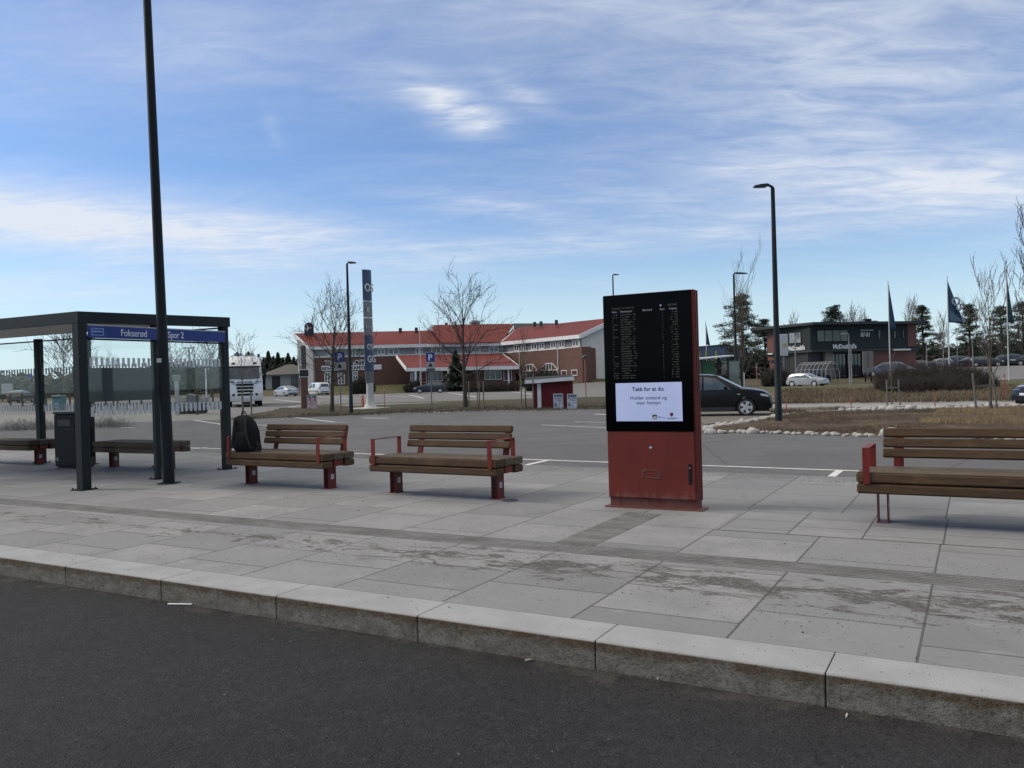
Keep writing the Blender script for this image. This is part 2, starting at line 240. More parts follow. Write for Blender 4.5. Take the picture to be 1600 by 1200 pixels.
# ---------------- mesh building ----------------
class MB:
    def __init__(s): s.v = []; s.f = []; s.mi = []
    def add(s, vs, fs, m=0, X=None):
        n = len(s.v); s.v += [tuple(X @ Vector(v)) if X else tuple(v) for v in vs]
        for f in fs: s.f.append([n+i for i in f]); s.mi.append(m)
        return s
    def box(s, x0, x1, y0, y1, z0, z1, m=0, X=None):
        v = [(x, y, z) for z in (z0, z1) for y in (y0, y1) for x in (x0, x1)]
        return s.add(v, [(0, 2, 3, 1), (4, 5, 7, 6), (0, 1, 5, 4), (2, 6, 7, 3), (0, 4, 6, 2), (1, 3, 7, 5)], m, X)
    def rbox(s, x0, x1, y0, y1, z0, z1, c=.01, m=0, X=None, ax='x'):      # box chamfered along one axis
        a = {'x': (y0, y1, z0, z1), 'y': (x0, x1, z0, z1), 'z': (x0, x1, y0, y1)}[ax]
        p0, p1, q0, q1 = a; P = [(p0+c, q0), (p1-c, q0), (p1, q0+c), (p1, q1-c), (p1-c, q1), (p0+c, q1), (p0, q1-c), (p0, q0+c)]
        e0, e1 = {'x': (x0, x1), 'y': (y0, y1), 'z': (z0, z1)}[ax]
        f = {'x': lambda e, p, q: (e, p, q), 'y': lambda e, p, q: (p, e, q), 'z': lambda e, p, q: (p, q, e)}[ax]
        v = []; k = min(c, (e1-e0)*.3)
        cx, cy = (p0+p1)/2, (q0+q1)/2
        def sh(P, t): return [(cx+(p-cx)*(1-t/(max(p1-p0, 1e-6)/2)), cy+(q-cy)*(1-t/(max(q1-q0, 1e-6)/2))) for p, q in P]
        rings = [(e0, sh(P, k*.8)), (e0+k, P), (e1-k, P), (e1, sh(P, k*.8))]
        for e, PP in rings: v += [f(e, p, q) for p, q in PP]
        fs = [tuple(range(7, -1, -1)), tuple(24+i for i in range(8))]
        for r in range(3):
            for i in range(8): fs.append((r*8+i, r*8+(i+1) % 8, r*8+8+(i+1) % 8, r*8+8+i))
        return s.add(v, fs, m, X)
    def tube(s, P, r, n=8, m=0, cap=True, X=None):
        P = [Vector(p) for p in P]; k = len(P); rr = r if isinstance(r, (list, tuple)) else [r]*k; v = []; up = None
        for i, p in enumerate(P):
            d = (P[min(i+1, k-1)]-P[max(i-1, 0)]).normalized()
            if up is None: up = Vector((1, 0, 0)) if abs(d.x) < .9 else Vector((0, 1, 0))
            a = (up - d*up.dot(d)); a = a.normalized() if a.length > 1e-6 else d.orthogonal().normalized(); up = a; b = d.cross(a)
            for j in range(n):
                t = 2*math.pi*j/n; v.append(p+(a*math.cos(t)+b*math.sin(t))*rr[i])
        fs = [(i*n+j, i*n+(j+1) % n, (i+1)*n+(j+1) % n, (i+1)*n+j) for i in range(k-1) for j in range(n)]
        if cap: fs += [tuple(range(n-1, -1, -1)), tuple((k-1)*n+j for j in range(n))]
        return s.add(v, fs, m, X)
    def loft(s, rings, m=0, cap=True, X=None, closed=True):
        n = len(rings[0]); v = [p for r in rings for p in r]
        e = n if closed else n-1
        fs = [(i*n+j, i*n+(j+1) % n, (i+1)*n+(j+1) % n, (i+1)*n+j) for i in range(len(rings)-1) for j in range(e)]
        if cap: fs += [tuple(range(n-1, -1, -1)), tuple((len(rings)-1)*n+j for j in range(n))]
        return s.add(v, fs, m, X)
    def prism(s, P, d, m=0, X=None):
        P = [Vector(p) for p in P]; d = Vector(d); return s.loft([P, [p+d for p in P]], m, True, X)
    def lathe(s, prof, n=20, m=0, X=None, cap=True):
        rings = [[(r*math.cos(2*math.pi*j/n), r*math.sin(2*math.pi*j/n), z) for j in range(n)] for r, z in prof]
        return s.loft(rings, m, cap, X)
    def build(s, name, mats, parent=None, smooth=None, loc=None, rz=None, bevel=0):
        me = bpy.data.meshes.new(name); me.from_pydata(s.v, [], s.f)
        for mm in (mats if isinstance(mats, (list, tuple)) else [mats]): me.materials.append(mm)
        me.polygons.foreach_set('material_index', s.mi)
        bm = bmesh.new(); bm.from_mesh(me); bmesh.ops.recalc_face_normals(bm, faces=bm.faces)
        if bevel: bmesh.ops.bevel(bm, geom=[e for e in bm.edges if len(e.link_faces) == 2 and e.calc_face_angle(0) > .6], offset=bevel, segments=2, affect='EDGES', clamp_overlap=True)
        bm.to_mesh(me); bm.free()
        if smooth: me.polygons.foreach_set('use_smooth', [True]*len(me.polygons)); me.set_sharp_from_angle(angle=R_(smooth))
        me.update(); o = bpy.data.objects.new(name, me); COL.objects.link(o)
        if parent: o.parent = parent
        if loc is not None: o.location = loc
        if rz is not None: o.rotation_euler = (0, 0, rz)
        return o
def tag(o, label=None, cat=None, group=None, kind=None):
    if label: o['label'] = label
    if cat: o['category'] = cat
    if group: o['group'] = group
    if kind: o['kind'] = kind
    return o
def thing(name, label, cat, loc=(0, 0, 0), rz=0, group=None):
    o = bpy.data.objects.new(name, None); COL.objects.link(o); o.location = loc; o.rotation_euler = (0, 0, rz); o.empty_display_size = .2
    return tag(o, label, cat, group)
KIDS = {}
def copy_tree(o, parent=None):
    c = o.copy(); COL.objects.link(c)
    if parent: c.parent = parent
    for ch in [k for k in bpy.data.objects if k.parent == o]: copy_tree(ch, c)
    return c
def place(o, loc, rz=None, label=None, group=None, sc=None):
    o.location = loc
    if rz is not None: o.rotation_euler = (0, 0, rz)
    if sc: o.scale = (sc,)*3 if isinstance(sc, (int, float)) else sc
    if label: o['label'] = label
    if group: o['group'] = group
    return o
def text(s, size, mt, parent, X, name='lettering', ext=.002, al='LEFT', bold=0., sx=1.):
    c = bpy.data.curves.new('t', 'FONT'); c.body = s; c.size = size; c.extrude = ext; c.align_x = al; c.offset = bold*size; c.resolution_u = 3
    o = bpy.data.objects.new('t', c); COL.objects.link(o); bpy.context.view_layer.update()
    me = bpy.data.meshes.new_from_object(o.evaluated_get(bpy.context.evaluated_depsgraph_get())); bpy.data.objects.remove(o); bpy.data.curves.remove(c)
    me.transform(Matrix.Diagonal((sx, 1, 1, 1))); me.transform(X); me.materials.clear(); me.materials.append(mt); me.name = name
    q = bpy.data.objects.new(name, me); COL.objects.link(q); q.parent = parent; return q
def face_y(x, y, z): return Matrix.Translation((x, y, z)) @ Matrix.Rotation(R_(90), 4, 'X')          # text facing -y, reading along +x
def ss(v, a, b): t = max(0, min(1, (v-a)/(b-a))); return t*t*(3-2*t)

# ---------------- terrain ----------------
def H(x, y):
    wr = ss(x, 17, 32); sh = 11*ss(x, -6, 12)
    a = 1.2*ss(y, 121-sh, 130-sh)*ss(x, -62, -36) + .40*ss(y, 70, 100)*(1-ss(x, -62, -40))
    b = .8*ss(y, 80, 104)+.62*ss(x, 50, 66)*ss(y, 80, 116)
    return -.05+(1-wr)*a+wr*b
def grid(name, xs, ys, mt, off, par=None, fn=None, kind='structure'):
    m = MB(); nx = len(xs); v = []
    for y in ys:
        for x in xs:
            p = fn(x, y) if fn else (x, y); v.append((p[0], p[1], H(*p)+off))
    m.add(v, [(j*nx+i, j*nx+i+1, (j+1)*nx+i+1, (j+1)*nx+i) for j in range(len(ys)-1) for i in range(nx-1)])
    o = m.build(name, mt, par, 60)
    if kind: tag(o, kind=kind)
    return o
def rng(a, b, s): n = max(1, round((b-a)/s)); return [a+(b-a)*i/n for i in range(n+1)]
far = [-4000, -1500, -600, -300, -180, -130]
M_field = ground_mat('winter_field', (.085, .080, .045), (.075, .062, .04), (.11, .095, .06), .15, 1.2)
# near ground lies under platform and road too
XS = far+rng(-100, 100, 2.5)+[130, 180, 300, 600, 1500, 4000]; YS = [-4000, -600, -100]+[-20]+rng(-10, 150, 2.5)+[180, 250, 400, 900, 2500, 6000]
m = MB(); nx = len(XS); v = []
for y in YS:
    for x in XS: v.append((x, y, H(x, y)-.25))
m.add(v, [(j*nx+i, j*nx+i+1, (j+1)*nx+i+1, (j+1)*nx+i) for j in range(len(YS)-1) for i in range(nx-1)])
tag(m.build('ground', M_field, None, 60), kind='structure')

PA = R_(-29.3); U = Vector((math.cos(PA), math.sin(PA), 0)); V = Vector((-math.sin(PA), math.cos(PA), 0)); O = Vector((-.63, 5.14, 0))
def UV(u, v, z=0.): return O+U*u+V*v+Vector((0, 0, z))
PM = Matrix.Translation(O) @ Matrix.Rotation(PA, 4, 'Z')
def onplat(o): o.matrix_world = PM; return o
def flat(name, poly, z, mt, kind='structure', thick=None, plat=True):
    m = MB()
    if thick: m.prism([(p[0], p[1], z-thick) for p in poly], (0, 0, thick))
    else: m.add([(p[0], p[1], z) for p in poly], [tuple(range(len(poly)))])
    o = m.build(name, mt)
    if plat: o.matrix_world = PM
    if kind: tag(o, kind=kind)
    return o
M_road = asphalt_mat('bus_road_asphalt', (.025, .0245, .0258), 1.22, 95, .5, .5, True)
M_lot = asphalt_mat('parking_asphalt', (.115, .114, .117), 1.12, 120, .25, .3)
M_pave = paving_mat('paving_slabs', .63, .94, .5, (.0, .04, 0))
M_pave2 = paving_mat('paving_slabs_far', .94, .94, .33, (.35, .04, 0))
M_pave3 = paving_mat('small_pavers', .47, .62, .5, (.1, .3, 0), False)
flat('road', [(-60, -14), (40, -14), (40, -.012), (-60, -.012)], -.158, M_road)
def edgev(u): return 7.93-.062*u-(.0 if u > -9 else 0)
flat('pavement', [(-45, .342), (30, .342), (30, 2.02), (-45, 2.02)], -.002, M_pave, thick=.2)
flat('pavement', [(-45, 2.37), (30, 2.37), (30, edgev(30)), (-45, edgev(-45))], -.002, M_pave2, thick=.2)
flat('pavement_small_slabs', [(.9, 3.45), (14, 3.45), (14, 4.75), (.9, 4.75)], .002, M_pave3)
# tactile strips: ribbed
def tactile():
    g = G('tactile_slab'); col = g.mix(g.ramp(g.noise(3, 8, .65, 1, (.7, 2, 1)), .36, .62), (.150, .149, .146), (.215, .213, .21))
    col = g.mix(g.math('MULTIPLY', g.ramp(g.noise(70, 5, .7), .5, .7), .7), col, (.06, .057, .053)); col = g.mix(g.math('MULTIPLY', g.ramp(g.noise(1.1, 8, .7, 1.), .5, .68), .6), col, (.10, .097, .09))
    g.bump(g.noise(45, 8, .75), 1., .012); mt = g.done(col, .9)
    m = MB(); m.box(-45, 30, 2.0201, 2.3699, -.2, -.004)
    for k in range(7): y = 2.045+k*.05; m.box(-45, 30, y-.012, y+.012, -.004, -.001)
    onplat(tag(m.build('tactile_strip', mt), kind='structure'))
    m = MB(); m.box(-.22, .16, 2.375, 4.12, -.01, .0015)
    for k in range(7): x = -.18+k*.05; m.box(x-.012, x+.012, 2.38, 4.12, .0015, .003)
    onplat(tag(m.build('tactile_strip', mt), kind='structure'))
tactile()
# kerb: stones 1.2 m long with open joints
def kerb():
    g = G('kerb_concrete'); x, y, z = g.sep()
    top = g.ramp(z, -.012, -.004)
    face = g.mix(g.ramp(g.noise(7, 9, .7, .3, (1, 1, 1.5)), .35, .65), (.20, .188, .158), (.115, .106, .085))
    face = g.mix(g.math('MULTIPLY', g.ramp(g.vor(110), .0, .3, 1., 0.), .5), face, (.25, .24, .22))
    moss = g.math('ADD', g.noise(6, 10, .75, .5, (.8, 1, 2.2)), g.math('MULTIPLY', g.ramp(z, -.085, -.02), .20))
    face = g.mix(g.math('MULTIPLY', g.ramp(moss, .50, .74), g.ramp(g.noise(30, 6, .8, 0, (1, 1, 1), (5, 1, 2)), .34, .56, .25, .95)), face, (.085, .054, .028))
    face = g.mix(g.math('MULTIPLY', g.ramp(g.noise(48, 6, .8), .50, .62), .75), face, (.035, .031, .024))
    tcol = g.mix(g.ramp(g.noise(2.2, 8), .35, .65), (.325, .328, .332), (.275, .278, .282)); tcol = g.mix(g.math('MULTIPLY', g.ramp(g.noise(170, 3), .56, .75), .4), tcol, (.16, .155, .15))
    tcol = g.mix(g.math('MULTIPLY', g.ramp(g.noise(9, 10, .75, 1, (.6, 2, 1)), .64, .70), .7), tcol, (.15, .145, .13))
    g.bump(g.math('ADD', g.noise(120, 6), g.vor(110)), .35, .006); mt = g.done(g.mix(top, face, tcol), .85)
    m = MB()
    for k in range(-30, 24):
        a = k*1.2+.0035; b = (k+1)*1.2-.0035; c = .012
        ring = lambda x, t: [(x, 0-.015*0+t, -.3), (x, 0+t, -c), (x, c*.9+t, 0-t*.3), (x, .331-t, -t*.3), (x, .331-t, -.3)]
        m.loft([ring(a, .004), ring(a+.005, 0), ring(b-.005, 0), ring(b, .004)])
    onplat(tag(m.build('kerb', mt), kind='structure'))
kerb()
# parking lot beyond the platform
LZ = -.025
def sheet(name, pts, z, mt, kind='structure'):
    m = MB(); m.add([(p[0], p[1], z) for p in pts], [tuple(range(len(pts)))]); o = m.build(name, mt); tag(o, kind=kind); return o
a1, a2 = UV(-45, edgev(-45)), UV(30, edgev(30))
sheet('parking_lot', [(-90, 30), (a1.x, a1.y), (a2.x, a2.y), (60, -8), (60, 38), (20, 41.5), (4.3, 41.5), (-7, 41.5), (-40, 41), (-90, 40)], LZ, M_lot)
# lot behind the verge, to the buildings
M_lot2 = asphalt_mat('far_parking_asphalt', (.16, .157, .155), 1.12, 40, .2, .25)
grid('parking_lot_far', rng(-60, 24, 3), rng(41.2, 121, 3), M_lot2, .03)
grid('road_far', rng(20, 100, 3), rng(66, 82, 2), M_lot2, .035)
grid('parking_lot_restaurant', rng(48, 105, 3), rng(83, 150, 3), M_lot2, .05)
grid('road_left', rng(-120, -62, 3), rng(44, 92, 3), ground_mat('old_tarmac', (.15, .145, .13), (.12, .115, .10), (.17, .165, .15), .3, 2.), .03)
sheet('path', [(9.5, 33.0), (24, 30.6), (60, 24), (60, 30.5), (21, 36.2), (9.5, 39)], LZ+.012, mat('path_asphalt', (.27, .262, .25), .9, 0, (.22, .215, .205), 2))
sheet('path', [(-12, 55.5), (0, 54), (14, 57.5), (14, 60), (0, 57.5), (-12, 58.5)], -.005, MT['path_asphalt'])
# markings
def stripe(pa, pb, w, z=LZ+.004, mt=M_line):
    a = Vector(pa[:2]); b = Vector(pb[:2]); d = (b-a).normalized(); n = Vector((-d.y, d.x))*w/2
    q = MARK; q.add([(*(a-n), z), (*(b-n), z), (*(b+n), z), (*(a+n), z)], [(0, 1, 2, 3)])
MARK = MB()
def pxs(x0, y0, x1, y1, w): stripe(PZ(x0, y0, LZ), PZ(x1, y1, LZ), w)
stripe(UV(-30, 10.95), UV(16, 7.8), .10)
for u0 in (-23.4, -18.5, -13.6, -8.7, -3.70, 1.28, 6.3):
    ve = edgev(u0); stripe(UV(u0, 9.34-(u0+4.5)*.078-.06), UV(u0, ve+.06), .11, LZ+.006)
for c in [(286, 654, 352, 664, .12), (352, 664.3, 372, 664.3, .12), (396, 664, 430, 665, .12), (455, 651.5, 522, 659.5, .13), (520, 659.8, 540, 660, .1), (566, 653.2, 606, 653.6, .22), (640, 641.5, 700, 645, .12), (608, 642, 960, 634, .1),
          (846, 664, 948, 668.5, .1), (898, 659, 946, 660, .1), (1098, 656, 1180, 654.5, .1), (1098, 668, 1150, 666, .1), (160, 668, 210, 668, .2), (930, 647, 948, 648, .2)]: pxs(*c)
tag(MARK.build('road_markings', M_line), kind='structure')
MARK = MB()
for c in [(470, 627, 560, 622), (450, 636, 500, 629), (485, 619, 545, 622), (560, 617, 640, 620), (640, 617, 662, 622), (700, 613, 745, 620), (800, 612, 835, 616), (430, 624, 480, 629)]:
    stripe(PZ(c[0], c[1], 0), PZ(c[2], c[3], 0), .22, -.012)
tag(MARK.build('road_markings', M_line), kind='structure')

# ================= FOREGROUND =================
def rowY(p, q): return (p, q)
SX = Matrix(((0, 0, 1, 0), (1, 0, 0, 0), (0, 1, 0, 0), (0, 0, 0, 1)))       # text facing +x, reading along +y
def shelter():
    t = thing('bus_shelter', 'dark steel flat-roofed bus shelter with glass walls and a blue name banner', 'bus shelter', UV(-8.47, 3.38), PA+R_(2.2))
    def post(x, y, h, w=.14):
        m = MB(); m.rbox(x-w/2, x+w/2, y-w/2, y+w/2, .012, h, .006, ax='z'); p = m.build('post', M_steel, t)
        q = MB(); q.box(x-w/2-.06, x+w/2+.06, y-w/2-.06, y+w/2+.06, 0, .012)
        for a in (-1, 1):
            for b in (-1, 1): q.lathe([(.012, .012), (.012, .03), (.004, .034)], 8, X=Matrix.Translation((x+a*(w/2+.035), y+b*(w/2+.035), 0)))
        q.build('foot_plate', M_steel, p)
    post(0, 0, 2.46, .145); post(-4.0, 0, 2.46, .145); post(-8, 0, 2.46, .145)
    post(-.03, 1.33, 2.5, .085)
    for x in (-.03, -1.72, -3.75, -5.25, -7.05): post(x, 2.80, 2.56, .13)
    # roof: rim beams rising slightly to the back
    m = MB()
    def beam(P, z0, z1, zb0, zb1):   # P: x0,x1,y0,y1 ; slopes with y
        x0, x1, y0, y1 = P; f = lambda y, z: z+.07*(y/3.)
        v = [(x, y, f(y, z)) for z in (z0, z1) for y in (y0, y1) for x in (x0, x1)]
        m.add(v, [(0, 2, 3, 1), (4, 5, 7, 6), (0, 1, 5, 4), (2, 6, 7, 3), (0, 4, 6, 2), (1, 3, 7, 5)])
    beam((-8.4, .075, -.075, .02), 2.46, 2.63, 0, 0); beam((-.04, .075, .02, 2.87), 2.46, 2.63, 0, 0); beam((-8.4, -8.3, .02, 2.87), 2.46, 2.63, 0, 0); beam((-8.3, -.04, 2.81, 2.87), 2.57, 2.63, 0, 0)
    r = m.build('roof', M_steel, t)
    m = MB(); beam((-8.3, -.04, .02, 2.81), 2.575, 2.60, 0, 0); m.build('soffit', mat('soffit_grey', (.62, .60, .60), .6), r)
    m = MB()
    def glass(x0, x1, y0, y1, z0=.22, z1=2.2):
        g = MB(); fr = [MB(), MB()]; b = [MB(), MB()]
        if x0 == x1:
            g.box(x0-.004, x0+.004, y0, y1, z0, z1); L = y1-y0
            for k_, (a, c) in enumerate(((z1, z1+.025),)): fr[k_].box(x0-.018, x0+.018, y0, y1, a, c)
            n = int(L/.093); 
            for i in range(n):
                y = y0+(L-n*.093)/2+i*.093+.02
                for k_, (a, c) in enumerate(((1.07, 1.21), (1.82, 1.955))): b[k_].box(x0+.0055, x0+.007, y, y+.048, a, c)
        else:
            g.box(x0, x1, y0-.004, y0+.004, z0, z1); L = x1-x0
            for k_, (a, c) in enumerate(((z1, z1+.025),)): fr[k_].box(x0, x1, y0-.018, y0+.018, a, c)
            n = int(L/.093)
            for i in range(n):
                x = x0+(L-n*.093)/2+i*.093+.02
                for k_, (a, c) in enumerate(((1.07, 1.21), (1.82, 1.955))): b[k_].box(x, x+.048, y0-.007, y0-.0055, a, c)
        gg = g.build('glass_pane', M_glass, t); [f_.build('pane_rail', M_steel, gg) for f_ in fr]; [b_.build('safety_dashes', mat('etched_dashes', (.50, .52, .52), .7), gg) for b_ in b]
    glass(0.0, 0.0, .08, 1.28, .22, 2.22); glass(0.0, 0.0, 1.38, 2.73, .22, 2.22)
    for xa, xb in ((-1.65, -.1), (-3.68, -1.79), (-5.18, -3.82), (-6.98, -5.32)): glass(xa, xb, 2.80, 2.80, .22, 2.5)
    m = MB(); m.rbox(-.035, -.006, .13, 1.25, 1.29, 1.80, .006); m.build('notice_board', mat('notice_board_grey', (.045, .056, .056), .3, 0, (.06, .07, .07), 1.5), t)
    m = MB(); m.box(.074, .094, .075, 2.73, 2.245, 2.425); bn = m.build('name_banner', M_blue, t)
    m = MB(); m.box(.06, .092, .075, 2.73, 2.427, 2.445); m.build('banner_strip', mat('strip_grey', (.35, .35, .37), .5), bn)
    text('Fokserød', .150, M_text, bn, Matrix.Translation((.096, .62, 2.288)) @ SX, bold=.006, sx=.84)
    text('Spor 2', .150, M_text, bn, Matrix.Translation((.096, 1.50, 2.288)) @ SX, bold=.012, sx=.80)
    lg = MB()
    for a in (0, 1): 
        lg.box(.0945, .0965, .13, .33, 2.285+a*.1, 2.291+a*.1); lg.box(.0945, .0965, .13+a*.194, .136+a*.194, 2.291, 2.385)
    for k in range(8): lg.box(.0945, .0965, .148+k*.021, .160+k*.021, 2.33, 2.348)
    for k in range(9): lg.box(.0945, .0965, .146+k*.019, .156+k*.019, 2.362, 2.368)
    lg.build('operator_logo', mat('logo_light_blue', (.35, .5, .75), .5), bn)
shelter()

def bench(label, back=True, group='timber benches on the platform', L=1.97, name='platform_bench'):
    t = thing(name, label, 'bench', group=group)
    h = L/2
    rr = random.Random(len(label))
    for i, (a, b) in enumerate(((-.32, -.118), (-.108, .098), (.108, .31))):
        m = MB(); m.rbox(-h+rr.uniform(-.004, .004), h, a, b, .405, .50, .014); m.build('seat_board', M_woodtop if i else M_wood, t)
    m = MB(); m.box(-h+.01, h-.01, -.312, -.1, .4995, .5025)
    m.build('seat_board_top', M_woodtop, t)
    for (a, b) in ((-.32, -.13), (.13, .31)):
        m = MB(); m.rbox(-h, h, a, b, .305, .395, .014); m.build('seat_beam', M_wood, t)
    m = MB(); m.box(-h+.02, h-.02, -.085, .085, .32, .40); m.build('seat_frame', M_red, t)
    for sx in (-1, 1):
        for y in (-.22, 0, .21): m = MB(); m.lathe([(.013, .502), (.013, .5055), (.006, .508)], 10, X=Matrix.Translation((sx*(h-.19), y, 0))); m.build('bolt', mat('bolt_steel', (.25, .25, .25), .4, .8), t, 40)
    for sx in (-1, 1):
        x = sx*(h-.19); m = MB()
        m.box(x-.047, x-.039, -.075, .075, .01, .32); m.box(x+.039, x+.047, -.075, .075, .01, .32)
        m.box(x-.055, x+.055, -.085, .085, 0, .01)
        lg = m.build('leg', M_red, t)
        m = MB(); m.box(x+.047, x+.0485, -.03, .03, .13, .20); m.build('sticker', mat('sticker_white', (.5, .48, .47), .6), lg)
    if back:
        for k in range(3):
            m = MB(); z = .585+k*.0985; y = .285+k*.030
            X = Matrix.Translation((0, y, z)) @ Matrix.Rotation(R_(-15), 4, 'X')
            m.rbox(-h+.17, h-.17, -.024, .024, 0, .087, .01, X=X); m.build('backrest_board', M_wood, t)
        for sx in (-1, 1):
            x = sx*(h-.30); m = MB(); X = Matrix.Translation((x, .30, .30)) @ Matrix.Rotation(R_(-15), 4, 'X')
            m.box(-.045, .045, .03, .04, .0, .56, X=X); m.box(-.045, -.037, .03, .09, .0, .5, X=X); m.build('backrest_support', M_red, t)
        for sx in (-1, 1):
            x = sx*(h-.085); m = MB()
            m.box(x-.03, x+.03, -.331, -.321, .395, .72); m.box(x-.03, x+.03, -.331, .215, .72, .73); m.box(x-.03, x+.03, .205, .215, .502, .72)
            m.build('armrest', M_red, t)
    return t
def at_uv(o, u, v, dr=0., z=0.): o.location = UV(u, v, z); o.rotation_euler = (0, 0, PA+R_(dr)); return o
b1 = at_uv(bench('slatted wooden bench with red armrests beside the shelter, black backpack on it'), -5.66, 4.70, -2.0)
b2 = at_uv(copy_tree(b1), -2.88, 4.60, -2.0); b2['label'] = 'empty wooden bench with red armrests between the backpack bench and the red information kiosk'
b3 = at_uv(copy_tree(b1), 3.06, 4.38, -.5); b3['label'] = 'wooden bench right of the red kiosk, cut off by the right edge of the photo'
b4 = at_uv(bench('backless timber bench inside the shelter, right of the black waste bin', False, 'backless benches in the shelter', name='backless_bench'), -10.50, 5.85)
b5 = at_uv(copy_tree(b4), -14.33, 5.75); b5['label'] = 'backless timber bench inside the shelter, left of the black waste bin'

def backpack():
    t = thing('backpack', 'black backpack sitting upright on the left end of a bench', 'backpack', UV(-6.33, 4.55, .503), PA+R_(8))
    m = MB(); rings = []
    for z, w, d, lean in ((0, .17, .10, 0), (.02, .195, .125, 0), (.15, .20, .13, -.01), (.30, .19, .12, -.02), (.42, .165, .10, -.035), (.50, .125, .07, -.05), (.53, .06, .03, -.055)):
        r = []
        for j in range(20):
            a = 2*math.pi*j/20; c, s_ = math.cos(a), math.sin(a); e = .55
            r.append((lean+w*math.copysign(abs(c)**e, c)*(1+.03*math.sin(3*a+z*9)), d*math.copysign(abs(s_)**e, s_)+.01*math.sin(z*20+a*2), z))
        rings.append(r)
    M_bag = mat('black_nylon', (.006, .006, .007), .75, 0, (.013, .013, .014), 10, .5, 30, spec=.12)
    m.loft(rings); m.build('bag_body', M_bag, t, 50)
    m = MB(); rings = []
    for z, w, d in ((.03, .12, .02), (.05, .15, .045), (.2, .15, .05), (.28, .12, .035), (.30, .08, .01)):
        rings.append([(w*math.copysign(abs(math.cos(2*math.pi*j/16))**.5, math.cos(2*math.pi*j/16))-.005, -.115+d*math.copysign(abs(math.sin(2*math.pi*j/16))**.6, math.sin(2*math.pi*j/16)), z) for j in range(16)])
    m.loft(rings); m.build('front_pocket', M_bag, t, 50)
    m = MB(); m.tube([(-.075, -.01, .515), (-.075, -.02, .56), (-.05, -.025, .588), (-.02, -.022, .585), (0, -.01, .55), (.0, 0, .51)], .009, 6); m.build('carry_handle', M_bag, t, 60)
    m = MB()
    for sx in (-1, 1):
        for k in range(1):
            m.tube([(sx*.10-.04, -.10, .49), (sx*.105-.02, -.145, .36), (sx*.13, -.165, .2), (sx*.17, -.14, .05)], .013, 6)
    m.tube([(.19, -.02, .14), (.225, -.05, .09), (.235, -.07, .05), (.20, -.08, .02), (.26, -.10, .006), (.33, -.12, .006)], .012, 6)
    m.tube([(.20, .02, .12), (.235, .0, .07), (.215, -.03, .03)], .016, 6)
    m.build('shoulder_strap', mat('strap_webbing', (.014, .014, .015), .8), t, 60)
backpack()

def bin_():
    t = thing('waste_bin', 'tall black metal waste bin standing between the two shelter benches', 'waste bin', UV(-12.07, 5.58), PA)
    m = MB(); m.rbox(-.33, .33, -.21, .21, .03, 1.03, .02, ax='z'); m.build('bin_body', mat('bin_black', (.006, .007, .008), .55, spec=.2), t)
    m = MB(); m.rbox(-.345, .345, -.225, .225, 1.03, 1.075, .02, ax='z'); m.build('lid', mat('bin_lid', (.02, .02, .021), .35), t)
    m = MB(); m.rbox(-.20, .20, -.216, -.208, .80, .93, .005); m.box(-.31, -.30, -.213, -.209, .1, .75); m.box(.02, .30, -.213, -.209, .74, .75); m.build('bin_flap', mat('bin_flap', (.004, .004, .004), .3), t)
    m = MB(); m.box(-.29, .29, -.18, .18, 0, .03); m.build('plinth', M_black, t)
    m = MB(); m.box(-.26, -.22, -.2125, -.2105, .14, .20); m.build('sticker', MT['sticker_white'], t)
bin_()

